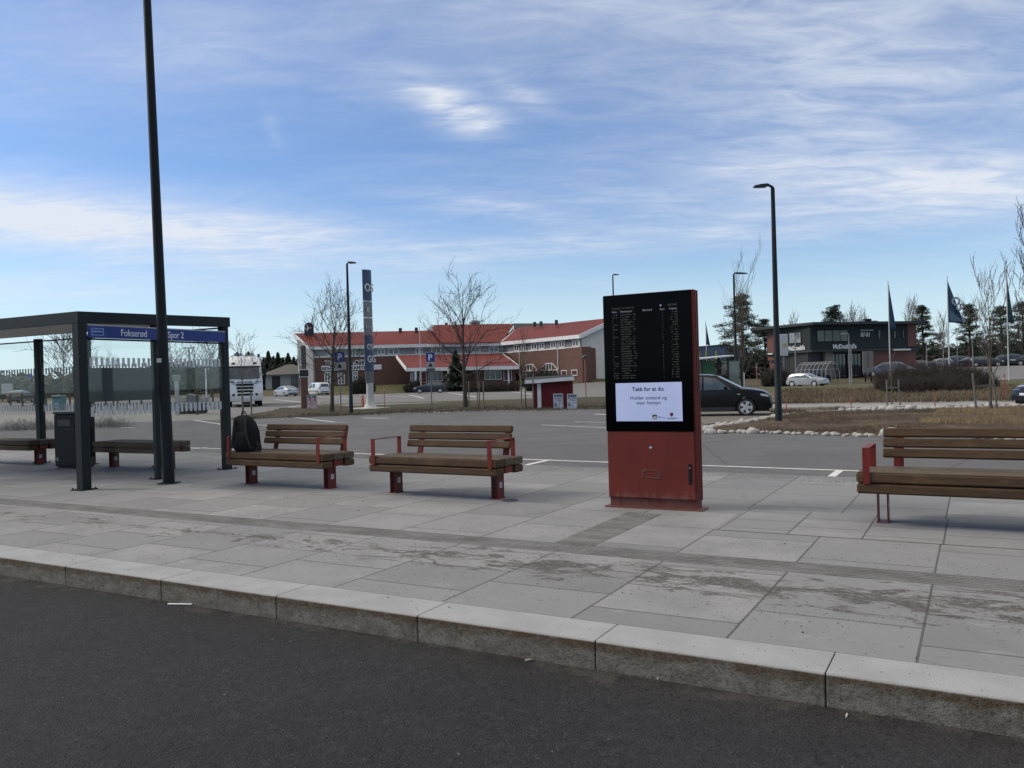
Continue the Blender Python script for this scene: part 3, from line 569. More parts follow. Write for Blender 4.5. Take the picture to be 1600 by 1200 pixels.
def kiosk():
    t = thing('information_kiosk', 'tall red information kiosk with a black departure screen on the pavement', 'information kiosk', UV(-.045, 4.42), PA+R_(1.2))
    w = .51; D = .185
    m = MB(); m.rbox(-w, w, .012, D, .10, 2.355, .006, ax='z'); m.build('cabinet', M_redk, t)
    m = MB(); m.box(-w+.012, w-.012, .03, D-.012, .012, .10); m.build('plinth', M_redk, t)
    m = MB(); m.box(-w-.035, w+.045, -.03, D+.04, 0, .012); m.build('base_plate', M_redk, t)
    m = MB(); m.rbox(-w+.012, w-.03, -.004, .0118, .115, .842, .003); d = m.build('cabinet_door', M_redk, t)
    # side grooves: a raised strip along the flanks
    m = MB()
    for sx in (-1, 1):
        for y in (.055, .12): m.box(sx*w-.0, sx*(w+.008), y, y+.03, .1, 2.35) if sx > 0 else m.box(-w-.008, -w, y, y+.03, .1, 2.35)
    m.build('side_trim', M_redk, t)
    m = MB(); m.rbox(w-.10, w-.065, -.012, -.0042, .28, .50, .004); m.build('door_handle', M_black, d)
    m = MB(); X = Matrix.Translation((0.0, -.004, .665)) @ Matrix.Rotation(R_(90), 4, 'X'); m.lathe([(.017, 0), (.017, .004), (.008, .007)], 16, X=X); X = Matrix.Translation((w-.083, -.012, .455)) @ Matrix.Rotation(R_(90), 4, 'X'); m.lathe([(.009, 0), (.009, .003)], 10, X=X); m.build('door_lock', mat('chrome', (.6, .6, .6), .2, 1), d, 40)
    m = MB(); xs = [(-.105, .40), (-.105, .335), (-.07, .315), (.09, .30), (.09, .37), (.055, .405), (-.105, .41)]
    def recess():
        P = [(-.10, .395), (-.10, .35), (-.06, .335), (.10, .325), (.10, .375), (.06, .42), (-.08, .425)]
        k = len(P); cx = sum(p[0] for p in P)/k; cz = sum(p[1] for p in P)/k
        sc = lambda s_, y: [(cx+(p[0]-cx)*s_, y, cz+(p[1]-cz)*s_) for p in P]
        m.loft([sc(1.08, -.0042), sc(1.0, -.0075), sc(.82, -.0075), sc(.72, -.0045)], cap=False)
    recess(); m.build('embossed_emblem', mat('emblem_red', (.085, .018, .015), .5), d)
    m = MB(); m.rbox(-w, w-.028, -.012, .0118, .846, 2.35, .004); sc = m.build('screen_glass', mat('screen_black', (.0015, .0015, .0025), .12, spec=.06), t)
    # lower advert screen
    g = G('advert_screen'); col = g.mix(g.ramp(g.noise(1.5, 3), .2, .8), (.32, .38, .62), (.40, .46, .72)); g.put(g.b, 'Base Color', (.05, .05, .06)); g.put(g.b, 'Roughness', .1); g.put(g.b, 'Emission Color', col); g.b.inputs['Emission Strength'].default_value = .85
    m = MB(); m.box(-.385, .365, -.0145, -.0125, .955, 1.375); ad = m.build('advert_panel', g.m, sc)
    M_navy = mat('screen_navy', (.008, .012, .035), .4)
    text('Takk for at du:', .062, M_navy, ad, face_y(-.01, -.0155, 1.285), al='CENTER', bold=.02, sx=.98)
    text('Holder avstand og', .056, M_navy, ad, face_y(-.01, -.0155, 1.192), al='CENTER', bold=.002)
    text('viser hensyn', .056, M_navy, ad, face_y(-.01, -.0155, 1.138), al='CENTER', bold=.002)
    m = MB(); m.box(.030, .082, -.0165, -.0150, .978, 1.026); m.build('green_logo', mat('logo_green', (.01, .06, .03), .5), ad)
    m = MB(); m.add([(.034, -.017, .985), (.078, -.017, .985), (.078, -.017, 1.0), (.06, -.017, 1.012), (.05, -.017, 1.004), (.034, -.017, .996)], [(0, 1, 2, 3, 4, 5)]); m.build('logo_swoosh', MT['sticker_white'], ad)
    m = MB(); m.prism([(.228, -.0165, 1.045), (.228, -.0165, 1.02), (.246, -.0165, 1.0), (.264, -.0165, 1.02), (.264, -.0165, 1.045)], (0, .002, 0)); m.build('shield_logo', mat('logo_dark_red', (.10, .012, .015), .5), ad)
    m = MB(); rr = random.Random(3)
    for (x0, x1, z) in ((.095, .17, .99), (.185, .31, .985), (.095, .125, 1.0), (.205, .29, .977)):
        x = x0
        while x < x1: q = rr.uniform(.003, .007); m.box(x, x+q, -.0155, -.015, z, z+.006); x += q+.002
    m.build('logo_caption', M_navy, ad)
    # departure board
    M_head = mat('board_header', (.0, .0, .0), .5, emit=((.17, .19, .23), .8)); M_row = mat('board_rows', (0, 0, 0), .5, emit=((.040, .043, .032), .8)); M_rowb = mat('board_time', (0, 0, 0), .5, emit=((.06, .066, .036), .8))
    for s_, x in (('Rute', -.405), ('Destinasjon', -.31), ('Merknad', -.05), ('Spor', .145), ('Avgang', .245)): text(s_, .030, M_head, sc, face_y(x, -.0135, 2.155), ext=.0003, bold=.01)
    text('Avganger fra Fokserød', .028, M_rowb, sc, face_y(-.405, -.0135, 2.195), ext=.0003); text('08:34:05', .030, M_rowb, sc, face_y(.235, -.0135, 2.195), ext=.0003)
    m = MB(); X = Matrix.Translation((.155, -.0125, 2.205)) @ Matrix.Rotation(R_(90), 4, 'X'); m.lathe([(.012, 0), (.012, .001)], 12, X=X); m.build('board_symbol', M_head, sc)
    cols_ = {k_: MB() for k_ in ('route_column', 'destination_column', 'platform_column', 'departure_column')}
    for k in range(27):
        z = 2.122-k*.0268
        def word(x0, n, p=.9):
            x = x0; m = cols_['route_column' if x0 < -.35 else 'destination_column' if x0 < 0 else 'platform_column' if x0 < .2 else 'departure_column']
            for i in range(n):
                q = rr.uniform(.006, .010); hh = rr.choice((.009, .009, .013))
                if rr.random() < p: m.box(x, x+q*.8, -.0135, -.0128, z, z+hh)
                x += q+.002
        word(-.40, rr.choice((1, 2, 2, 6, 6))); word(-.305, rr.randint(9, 15)); word(-.16, rr.randint(0, 4)); word(.17, 1); word(.265 if rr.random() < .5 else .28, 2); word(.305, 4)
    for k_, m_ in cols_.items(): m_.build(k_, M_row, sc)
kiosk()

def lamp(name, label, loc, h, r0, r1, arm, head_len, az, group, lean=(0, 0), plate=True, mt=None, headw=.16):
    t = thing(name, label, 'street lamp', loc, az, group); mt = mt or M_steel
    m = MB(); n = 14; lx, ly = lean
    P = [(lx*z/h, ly*z/h, z) for z in (0, h*.12, h*.121, h*.5, h)]; m.tube(P, [r0, r0*.96, r0*.93, (r0+r1)/2*.97, r1], n); m.build('pole', mt, t, 40)
    m = MB(); m.tube([(lx, ly, h-.04), (lx, ly, h+.02), (lx+.06, ly, h+.06), (lx+arm, ly, h+.09)], [r1*.8, r1*.8, r1*.7, r1*.65], 8)
    a = lx+arm; rings = []
    for x, w, z0, z1 in ((a-.02, .06, .06, .12), (a+.06, headw*.9, .05, .13), (a+head_len*.5, headw, .045, .115), (a+head_len-.03, headw*.85, .03, .085), (a+head_len, headw*.5, .03, .06)):
        rings.append([(x, ly-w/2, h+z0), (x, ly+w/2, h+z0), (x, ly+w/2*.8, h+z1), (x, ly-w/2*.8, h+z1)])
    m.loft(rings); hd = m.build('lamp_head', mt, t, 30)
    m = MB(); m.box(a+.08, a+head_len-.06, ly-headw*.35, ly+headw*.35, h+.02, h+.032); m.build('lens', mat('lamp_glass', (.25, .26, .27), .2), hd)
    if plate:
        m = MB(); m.box(-r0*1.5, r0*1.5, -r0*1.5, r0*1.5, .0, .012); m.build('base_plate', mt, t)
    return t
p = PZ(264, 755)
lp = lamp('street_lamp', 'nearest street lamp, dark tapering pole in front of the shelter end wall', p, 8.6, .088, .055, .25, .55, R_(180), None, (.13, .0), mt=mat('lamp_pole_paint', (.007, .009, .010), .5, spec=.2))
m = MB(); m.box(-.035, .035, -.0935, -.0915, 1.86, 1.925); s_ = m.build('sticker', MT['sticker_white'], lp); s_.rotation_euler = (0, 0, R_(180-0)); s_.location = (.055, .0, 0)
m = MB(); m.lathe([(.16, .003), (.16, .006)], 20); m.build('ground_collar', mat('collar_dark', (.02, .019, .018), .8), lp)
lamp('street_lamp', 'street lamp with flat head pointing left, standing in the stone-edged bed', PZ(1217, 664, -.03), 6.62, .098, .055, .12, .42, R_(180), 'street lamps of the car parks')
lamp('street_lamp', 'street lamp beside the tall blue and grey sign tower', PZ(549, 648, -.03), 7.25, .10, .05, .06, .40, R_(-8), 'street lamps of the car parks')
lamp('street_lamp', 'street lamp seen through the pine tree crown', PY(1151, 605, 48).xy.to_3d()+Vector((0, 0, -.03)), 7.2, .10, .05, .08, .75, R_(8), 'street lamps of the car parks')
q = PY(957, 560, 66); lamp('street_lamp', 'street lamp whose head sticks up above the kiosk', (q.x+.2, 66, 0), 9.5, .10, .05, .05, .45, R_(0), 'street lamps of the car parks')

# ================= VEHICLES =================
def car(name, label, cat, spec, paint, loc, rz, group=None, detail=True, plate=True, glass=None):
    t = thing(name, label, cat, loc, rz, group)
    W2 = spec['w']/2; prof = spec['prof']; L = prof[-1][0]; x0 = prof[0][0]; belt = spec['belt']; Hm = max(p[1] for p in prof); cx = (L+x0)/2; hl = (L-x0)/2
    R = spec['r']; wx = spec['wx']; clr = .21; arch = R*1.13; tumb = spec.get('tumb', .17)
    def ztop(x):
        for (a, za), (b, zb) in zip(prof, prof[1:]):
            if a <= x <= b: return za+(zb-za)*((x-a)/(b-a) if b > a else 1)
        return prof[-1][1]
    def wid(x, z):
        e = min(1, abs(x-cx)/hl); k = 1-.15*e**7-.03*e**2
        f = max(0, (z-belt)/(Hm-belt)); g = -.035*((z-.62)/.4)**2 if z < .62 else 0
        return W2*(k-tumb*f-.04*f**3+g)
    xs = set()
    for (a, za), (b, zb) in zip(prof, prof[1:]):
        n = max(1, int((b-a)/.12)); xs |= {round(a+(b-a)*i/n, 4) for i in range(n+1)}
    for c in wx: xs |= {round(c+arch*math.cos(math.pi*i/12), 4) for i in range(13)}
    xs = sorted(x for x in xs if x0 <= x <= L)
    def zbot(x):
        z = clr + (.09 if (x-x0 < .25 or L-x < .25) else 0)
        for c in wx:
            if abs(x-c) < arch: z = max(z, R*.98+math.sqrt(max(0, arch**2-(x-c)**2)))
        return min(z, ztop(x)-.02)
    m = MB(); NZ = 9; n = 2*NZ+7-2; rings = []
    for x in xs:
        zb, zt = zbot(x), ztop(x); r = []
        for i in range(NZ): z = zb+(zt-zb)*(i/(NZ-1)); r.append((x, -wid(x, z)+(.03 if i == NZ-1 else 0), z))
        ww = wid(x, zt)-.03
        for j in range(1, 6): f = -1+j/3; r.append((x, f*ww, zt+.035*(1-f*f)))
        for i in range(NZ-1, -1, -1): z = zb+(zt-zb)*(i/(NZ-1)); r.append((x, wid(x, z)-(.03 if i == NZ-1 else 0), z))
        rings.append(r)
    m.loft(rings, closed=False, cap=True); body = m.build('body', paint, t, 38)
    # undertray and wheel housings
    m = MB(); m.box(x0+.12, L-.12, -W2*.8, W2*.8, .19, .62); m.box(x0+.1, L-.1, -W2*.93, W2*.93, .2, .3) if False else None; m.build('underbody', M_black, body)
    def side_patch(nm, A, mt, off=.007, both=True, par=None):
        # A = (xb0, zb0),(xb1, zb1),(xt1, zt1),(xt0, zt0)
        for sgn in ((-1, 1) if both else (-1,)):
            m = MB(); v = []; nu, nv = 8, 4
            for j in range(nv+1):
                for i in range(nu+1):
                    a = Vector(A[0]).lerp(Vector(A[1]), i/nu); b = Vector(A[3]).lerp(Vector(A[2]), i/nu); p = a.lerp(b, j/nv); v.append((p.x, sgn*(wid(p.x, p.y)+off), p.y))
            m.add(v, [(j*(nu+1)+i, j*(nu+1)+i+1, (j+1)*(nu+1)+i+1, (j+1)*(nu+1)+i) for j in range(nv) for i in range(nu)])
            m.build(nm, mt, par or body, 50)
    def top_patch(nm, P1, P2, f0, f1, mt, off=.008, par=None, g=1.):
        m = MB(); v = []; a, b = Vector(P1), Vector(P2); d = (b-a).normalized(); nn = Vector((-d.y, d.x)); 
        if nn.x*(a.x-cx) < 0 and abs(nn.x) > .3 or (nn.y < 0 and abs(nn.x) <= .3): nn = -nn
        nu, nv = 5, 8
        for i in range(nu+1):
            p = a.lerp(b, i/nu); w = (wid(p.x, p.y)-.03)*g
            for j in range(nv+1): f = f0+(f1-f0)*j/nv; q = p+nn*off; v.append((q.x, f*w, q.y+.035*(1-f*f)))
        m.add(v, [(i*(nv+1)+j, i*(nv+1)+j+1, (i+1)*(nv+1)+j+1, (i+1)*(nv+1)+j) for i in range(nu) for j in range(nv)])
        return m.build(nm, mt, par or body, 50)
    gm = glass or M_carglass
    for A in spec['win']: side_patch('side_window', A, gm)
    ws, rw = spec['ws'], spec['rw']
    top_patch('windscreen', ws[0], ws[1], -.90, .90, gm); top_patch('rear_window', rw[0], rw[1], -.86, .86, gm)
    if detail:
        for nm, P1, P2, f0, f1, mt in spec['tops']: top_patch(nm, P1, P2, f0, f1, mt)
        for nm, A, mt in spec['sides']: side_patch(nm, A, mt, .006)
        if 'split' in spec:
            for x in spec['split']: side_patch('door_seam', ((x, .34), (x+.012, .34), (x+.012, belt-.01), (x, belt-.01)), M_black, .0025)
        mx, mz = spec['mirror']
        for sy in (-1, 1):
            m = MB(); w = wid(mx, mz); y = sy*(w+.09); m.loft([[(mx-.06, y-sy*.06-.0, mz), (mx+.06, y-sy*.05, mz+.01), (mx+.05, y-sy*.05, mz+.11), (mx-.06, y-sy*.06, mz+.12)], [(mx-.07, y+sy*.09, mz+.01), (mx+.03, y+sy*.08, mz+.02), (mx+.02, y+sy*.07, mz+.12), (mx-.07, y+sy*.09, mz+.13)]]); m.box(mx-.03, mx+.03, min(y-sy*.13, y), max(y-sy*.13, y), mz+.01, mz+.04)
            m.build('wing_mirror', M_black if spec.get('blackmirror') else paint, body, 40)
        for x in spec['handles']:
            for sy in (-1, 1): m = MB(); w = wid(x, belt-.12)*sy; m.box(x-.09, x+.09, min(w, w+sy*.03), max(w, w+sy*.03), belt-.135, belt-.105); m.build('door_handle', M_black if spec.get('blackmirror') else paint, body)
        if spec.get('cladding'): side_patch('sill_cladding', ((wx[0]+arch+.01, .22), (wx[1]-arch-.01, .22), (wx[1]-arch-.01, .37), (wx[0]+arch+.01, .37)), mat('grey_cladding', (.03, .031, .032), .6), .012)
        if spec.get('rails'):
            for sy in (-1, 1):
                m = MB(); a, b = spec['rails']; m.tube([(a, sy*(wid(a, Hm)-.08), ztop(a)-.0), (a+.08, sy*(wid(a, Hm)-.07), ztop(a)+.05), (b-.1, sy*(wid(b, Hm)-.07), ztop(b)+.05), (b, sy*(wid(b, Hm)-.08), ztop(b))], .016, 6); m.build('roof_rail', M_black, body, 60)
    for c in wx:
        for sy in (-1, 1):
            w = t and MB(); X = Matrix.Translation((c, sy*(W2-.125), R)) @ Matrix.Rotation(R_(90), 4, 'X')
            w.lathe([(R*.6, -.10), (R*.93, -.105), (R, -.08), (R, .08), (R*.93, .105), (R*.6, .10)], 28, X=X); wh = w.build('wheel', M_rubber, t, 40)
            if detail:
                q = MB(); k = 1 if sy < 0 else -1
                X2 = Matrix.Translation((c, sy*(W2-.125), R)) @ Matrix.Rotation(R_(90*k), 4, 'X')
                q.lathe([(R*.70, .098), (R*.70, .112), (R*.64, .108), (R*.62, .06)], 28, X=X2, cap=False); q.lathe([(R*.17, .05), (R*.17, .112), (R*.1, .117)], 14, X=X2)
                ns = spec.get('spokes', 5)
                for i in range(ns):
                    for dd in ((-.17, .17) if spec.get('dbl') else (0,)):
                        a = 2*math.pi*i/ns; Xs = X2 @ Matrix.Rotation(a+dd, 4, 'Z'); sw = R*.085 if spec.get('dbl') else R*.12
                        q.add([(R*.12, -sw*1.3, .112), (R*.66, -sw, .108), (R*.66, sw, .108), (R*.12, sw*1.3, .112), (R*.12, -sw*1.3, .05), (R*.66, -sw, .06), (R*.66, sw, .06), (R*.12, sw*1.3, .05)], [(0, 1, 2, 3), (4, 5, 1, 0), (5, 6, 2, 1), (6, 7, 3, 2), (7, 4, 0, 3), (7, 6, 5, 4)], X=Xs)
                q.build('rim', M_alloy, wh, 40)
                d = MB(); d.lathe([(R*.62, .03), (.01, .035)], 20, X=X2, cap=False); d.build('brake_disc', mat('brake_dark', (.02, .02, .02), .6), wh)
    if plate:
        for P1, P2 in spec['plates']: top_patch('number_plate', P1, P2, -.32, .32, M_plate, .016, g=.9)
    return t
# profiles run from the rear bumper (x=0) to the nose
SUV = dict(w=1.85, r=.355, wx=(.80, 3.60), belt=1.05, tumb=.15, cladding=True, rails=(.55, 2.55), blackmirror=True, spokes=5, dbl=True,
  prof=[(0, .42), (.02, .62), (.04, .78), (.10, 1.02), (.28, 1.45), (.42, 1.60), (.9, 1.665), (1.6, 1.675), (2.2, 1.65), (2.5, 1.59), (3.0, 1.33), (3.36, 1.13), (3.46, 1.09), (3.9, 1.04), (4.25, .97), (4.42, .88), (4.50, .76), (4.52, .60), (4.56, .50), (4.565, .36)],
  win=[((.45, 1.08), (1.02, 1.07), (.98, 1.55), (.60, 1.52)), ((1.10, 1.07), (1.93, 1.06), (1.93, 1.58), (1.07, 1.57)), ((2.0, 1.06), (3.08, 1.06), (2.44, 1.53), (2.0, 1.58))],
  ws=((2.55, 1.565), (3.40, 1.115)), rw=((.12, 1.08), (.30, 1.47)), mirror=(2.86, 1.06), handles=(1.75, 2.75), split=(1.03, 1.98, 3.0),
  tops=[('grille', (4.43, .87), (4.495, .765), .03, .30, M_lamp), ('grille', (4.43, .87), (4.495, .765), -.30, -.03, M_lamp), ('headlight', (4.40, .89), (4.50, .75), .42, .97, M_lamp), ('headlight', (4.40, .89), (4.50, .75), -.97, -.42, M_lamp), ('bumper_intake', (4.53, .56), (4.56, .42), -.8, .8, M_black), ('tail_light', (.045, .80), (.10, 1.02), .7, .98, M_tail), ('tail_light', (.045, .80), (.10, 1.02), -.98, -.7, M_tail)],
  sides=[('headlight', ((4.17, .80), (4.47, .74), (4.40, .85), (4.15, .885)), M_lamp), ('side_marker', ((3.28, .86), (3.40, .86), (3.40, .885), (3.28, .885)), M_lamp), ('tail_light', ((.07, .82), (.25, .84), (.28, 1.02), (.11, 1.0)), M_tail)],
  plates=[((4.523, .60), (4.553, .51))])
HATCH = dict(w=1.76, r=.315, wx=(.76, 3.34), belt=.92, tumb=.17, spokes=7,
  prof=[(0, .45), (.03, .70), (.10, .90), (.42, 1.28), (.70, 1.39), (1.3, 1.43), (1.9, 1.42), (2.3, 1.34), (3.12, .98), (3.4, .92), (3.85, .82), (4.10, .70), (4.17, .60), (4.20, .45), (4.20, .34)],
  win=[((.52, .98), (.98, .96), (1.0, 1.31), (.72, 1.29)), ((1.05, .96), (1.70, .95), (1.70, 1.34), (1.07, 1.32)), ((1.76, .95), (2.85, .95), (2.25, 1.28), (1.78, 1.34))],
  ws=((2.34, 1.31), (3.08, 1.0)), rw=((.13, .94), (.42, 1.26)), mirror=(2.6, .95), handles=(1.55, 2.45), split=(1.0, 1.73, 2.78),
  tops=[('headlight', (3.95, .77), (4.14, .64), .45, .97, M_lamp), ('headlight', (3.95, .77), (4.14, .64), -.97, -.45, M_lamp), ('grille', (4.12, .68), (4.195, .48), -.35, .35, M_black), ('tail_light', (.04, .72), (.12, .92), .62, .98, M_tail), ('tail_light', (.04, .72), (.12, .92), -.98, -.62, M_tail)],
  sides=[('headlight', ((3.75, .66), (4.08, .62), (4.02, .74), (3.78, .78)), M_lamp), ('tail_light', ((.05, .72), (.22, .74), (.26, .90), (.12, .90)), M_tail)], plates=[((.015, .55), (.028, .66)), ((4.18, .52), (4.2, .44))])
SEDAN = dict(w=1.83, r=.325, wx=(1.0, 3.80), belt=.93, tumb=.18, spokes=5,
  prof=[(0, .45), (.02, .72), (.06, .95), (.10, 1.02), (.62, 1.08), (1.32, 1.36), (1.9, 1.42), (2.5, 1.40), (2.8, 1.32), (3.55, 1.0), (3.9, .93), (4.4, .84), (4.60, .72), (4.68, .6), (4.70, .45), (4.70, .34)],
  win=[((1.0, 1.03), (1.9, .96), (1.9, 1.34), (1.42, 1.30)), ((1.97, .96), (3.25, .96), (2.7, 1.27), (1.98, 1.34))],
  ws=((2.85, 1.30), (3.50, 1.02)), rw=((.70, 1.115), (1.28, 1.34)), mirror=(3.02, .96), handles=(1.75, 2.75), split=(1.2, 1.94, 3.2),
  tops=[('tail_light', (.03, .78), (.075, .96), .5, .98, M_tail), ('tail_light', (.03, .78), (.075, .96), -.98, -.5, M_tail), ('headlight', (4.42, .81), (4.62, .68), .5, .97, M_lamp), ('headlight', (4.42, .81), (4.62, .68), -.97, -.5, M_lamp), ('bumper_skirt', (.0, .34), (.005, .46), -.9, .9, M_black)],
  sides=[('tail_light', ((.06, .80), (.35, .82), (.38, .96), (.09, .95)), M_tail)], plates=[((.02, .72), (.032, .82))])
VAN = dict(w=1.81, r=.32, wx=(.68, 3.40), belt=1.02, tumb=.10, spokes=8, blackmirror=True,
  prof=[(0, .42), (.02, .75), (.05, 1.1), (.14, 1.62), (.26, 1.74), (.8, 1.80), (1.8, 1.80), (2.35, 1.74), (2.6, 1.62), (3.25, 1.16), (3.5, 1.08), (4.0, .95), (4.25, .78), (4.35, .6), (4.38, .45), (4.38, .34)],
  win=[((2.05, 1.08), (3.05, 1.08), (2.55, 1.55), (2.07, 1.60)), ((1.2, 1.08), (1.95, 1.08), (1.95, 1.62), (1.22, 1.62))],
  ws=((2.64, 1.585), (3.22, 1.18)), rw=((.065, 1.15), (.135, 1.56)), mirror=(2.85, 1.08), handles=(1.8, 2.7), split=(1.15, 2.0, 2.95),
  tops=[('tail_light', (.035, .80), (.06, 1.15), .86, 1.0, M_tail), ('tail_light', (.035, .80), (.06, 1.15), -1.0, -.86, M_tail), ('bumper_skirt', (.0, .36), (.006, .50), -.9, .9, M_black), ('headlight', (4.05, .92), (4.25, .78), .5, .97, M_lamp), ('headlight', (4.05, .92), (4.25, .78), -.97, -.5, M_lamp)],
  sides=[('tail_light', ((.05, .85), (.16, .85), (.20, 1.15), (.08, 1.15)), M_tail), ('rub_strip', ((1.0, .55), (3.0, .55), (3.0, .63), (1.0, .63)), M_black)], plates=[((.022, .78), (.034, .88))])
def paint(n, c, r=.28): return mat('paint_'+n, c, r, .1, tuple(v*.93 for v in c), 1.5, coat=.6)
def park(px, py, hx, z=0., ref=(2.2, 0)):      # ground point under pixel -> origin so that local ref point sits there
    p = PZ(px, py, z); a = R_(hx); return Vector((p.x-ref[0]*math.cos(a)+ref[1]*math.sin(a), p.y-ref[0]*math.sin(a)-ref[1]*math.cos(a), z))
P_black = mat('paint_black', (.003, .003, .004), .22, 0, (.004, .004, .005), 2, spec=.35)
place(car('parked_suv', 'black four-wheel-drive car parked behind the red kiosk', 'car', SUV, P_black, (0, 0, 0), 0), park(1166, 650.5, -19, LZ, (3.60*.87, -.80)), R_(-19), sc=.87)
car('parked_car', 'dark car whose nose enters at the right edge beyond the bed', 'car', HATCH, mat('petrol_black', (.004, .007, .009), .3, 0, (.005, .008, .01), 2, spec=.3), park(1605, 641, 172, LZ, (4.2, .6)), R_(176))
def carY(px, Y, hx, spec, ref=(2.1, 0)):
    p = PY(px, 600, Y); x, y = p.x, Y; z = H(x, y)+.04; a = R_(hx); return Vector((x-ref[0]*math.cos(a), y-ref[0]*math.sin(a), z))
car('parked_car', 'dark blue hatchback parked side-on in front of the hotel', 'car', HATCH, paint('dark_blue', (.014, .017, .035)), carY(671, 106, 184, HATCH), R_(184))
car('parked_car', 'silver saloon seen from behind beside the grey-roofed outbuilding', 'car', SEDAN, paint('silver', (.40, .43, .47)), carY(449, 116, 126, SEDAN), R_(130))
car('parked_van', 'small white panel van parked at the left corner of the hotel', 'van', VAN, paint('white', (.68, .68, .67)), carY(496, 119.5, 132, VAN), R_(132))
place(car('parked_car', 'small white hatchback on the road in front of the fast food restaurant', 'car', HATCH, paint('white_grey', (.34, .35, .36)), (0, 0, 0), 0), carY(1265, 79, -50, HATCH), R_(-50), sc=.9)
car('parked_car', 'grey estate car seen from behind through the left shelter glass', 'car', HATCH, paint('grey', (.06, .065, .065)), carY(36, 98, 92, HATCH), R_(100))
cols = [('blue_grey', (.10, .12, .17), 1385, 96, 160, SUV), ('pale_silver', (.33, .35, .38), 1403, 99, 20, HATCH), ('dark_grey', (.05, .052, .055), 1437, 120, 175, SEDAN), ('light_grey', (.28, .29, .30), 1466, 121, 172, HATCH), ('night_blue', (.02, .024, .04), 1492, 121, 170, SUV), ('navy', (.025, .03, .055), 1520, 118, 168, SEDAN), ('anthracite', (.02, .021, .024), 1543, 113, -25, HATCH), ('slate_blue', (.045, .05, .08), 1572, 119, 176, SUV), ('warm_white', (.6, .6, .58), 1594, 126, 10, HATCH), ('charcoal', (.015, .016, .018), 1611, 116, 165, SUV), ('bordeaux', (.08, .02, .025), 1418, 124, 8, HATCH)]
labs = ['blue-grey off-roader parked near the right end of the restaurant', 'pale silver hatchback beside the blue-grey off-roader by the restaurant', 'dark grey saloon behind the thicket, below the canopy of the restaurant', 'light grey hatchback behind the thicket left of the middle flagpole', 'night blue off-roader behind the thicket just right of the middle flagpole', 'navy saloon parked left of the sapling with stakes', 'anthracite hatchback with its nose out, behind the staked sapling', 'slate blue off-roader beside the right flagpole in the far car park', 'white hatchback in the back row right of the slate blue off-roader', 'charcoal off-roader at the very right edge of the far car park', 'dark red hatchback farthest back beside the restaurant']
for (n_, c_, px, Y, hd, sp_), lb in zip(cols, labs):
    car('parked_car', lb, 'car', sp_, paint(n_, c_), carY(px, Y, hd, sp_), R_(hd), 'cars in the restaurant car park', detail=(Y < 122), plate=False)

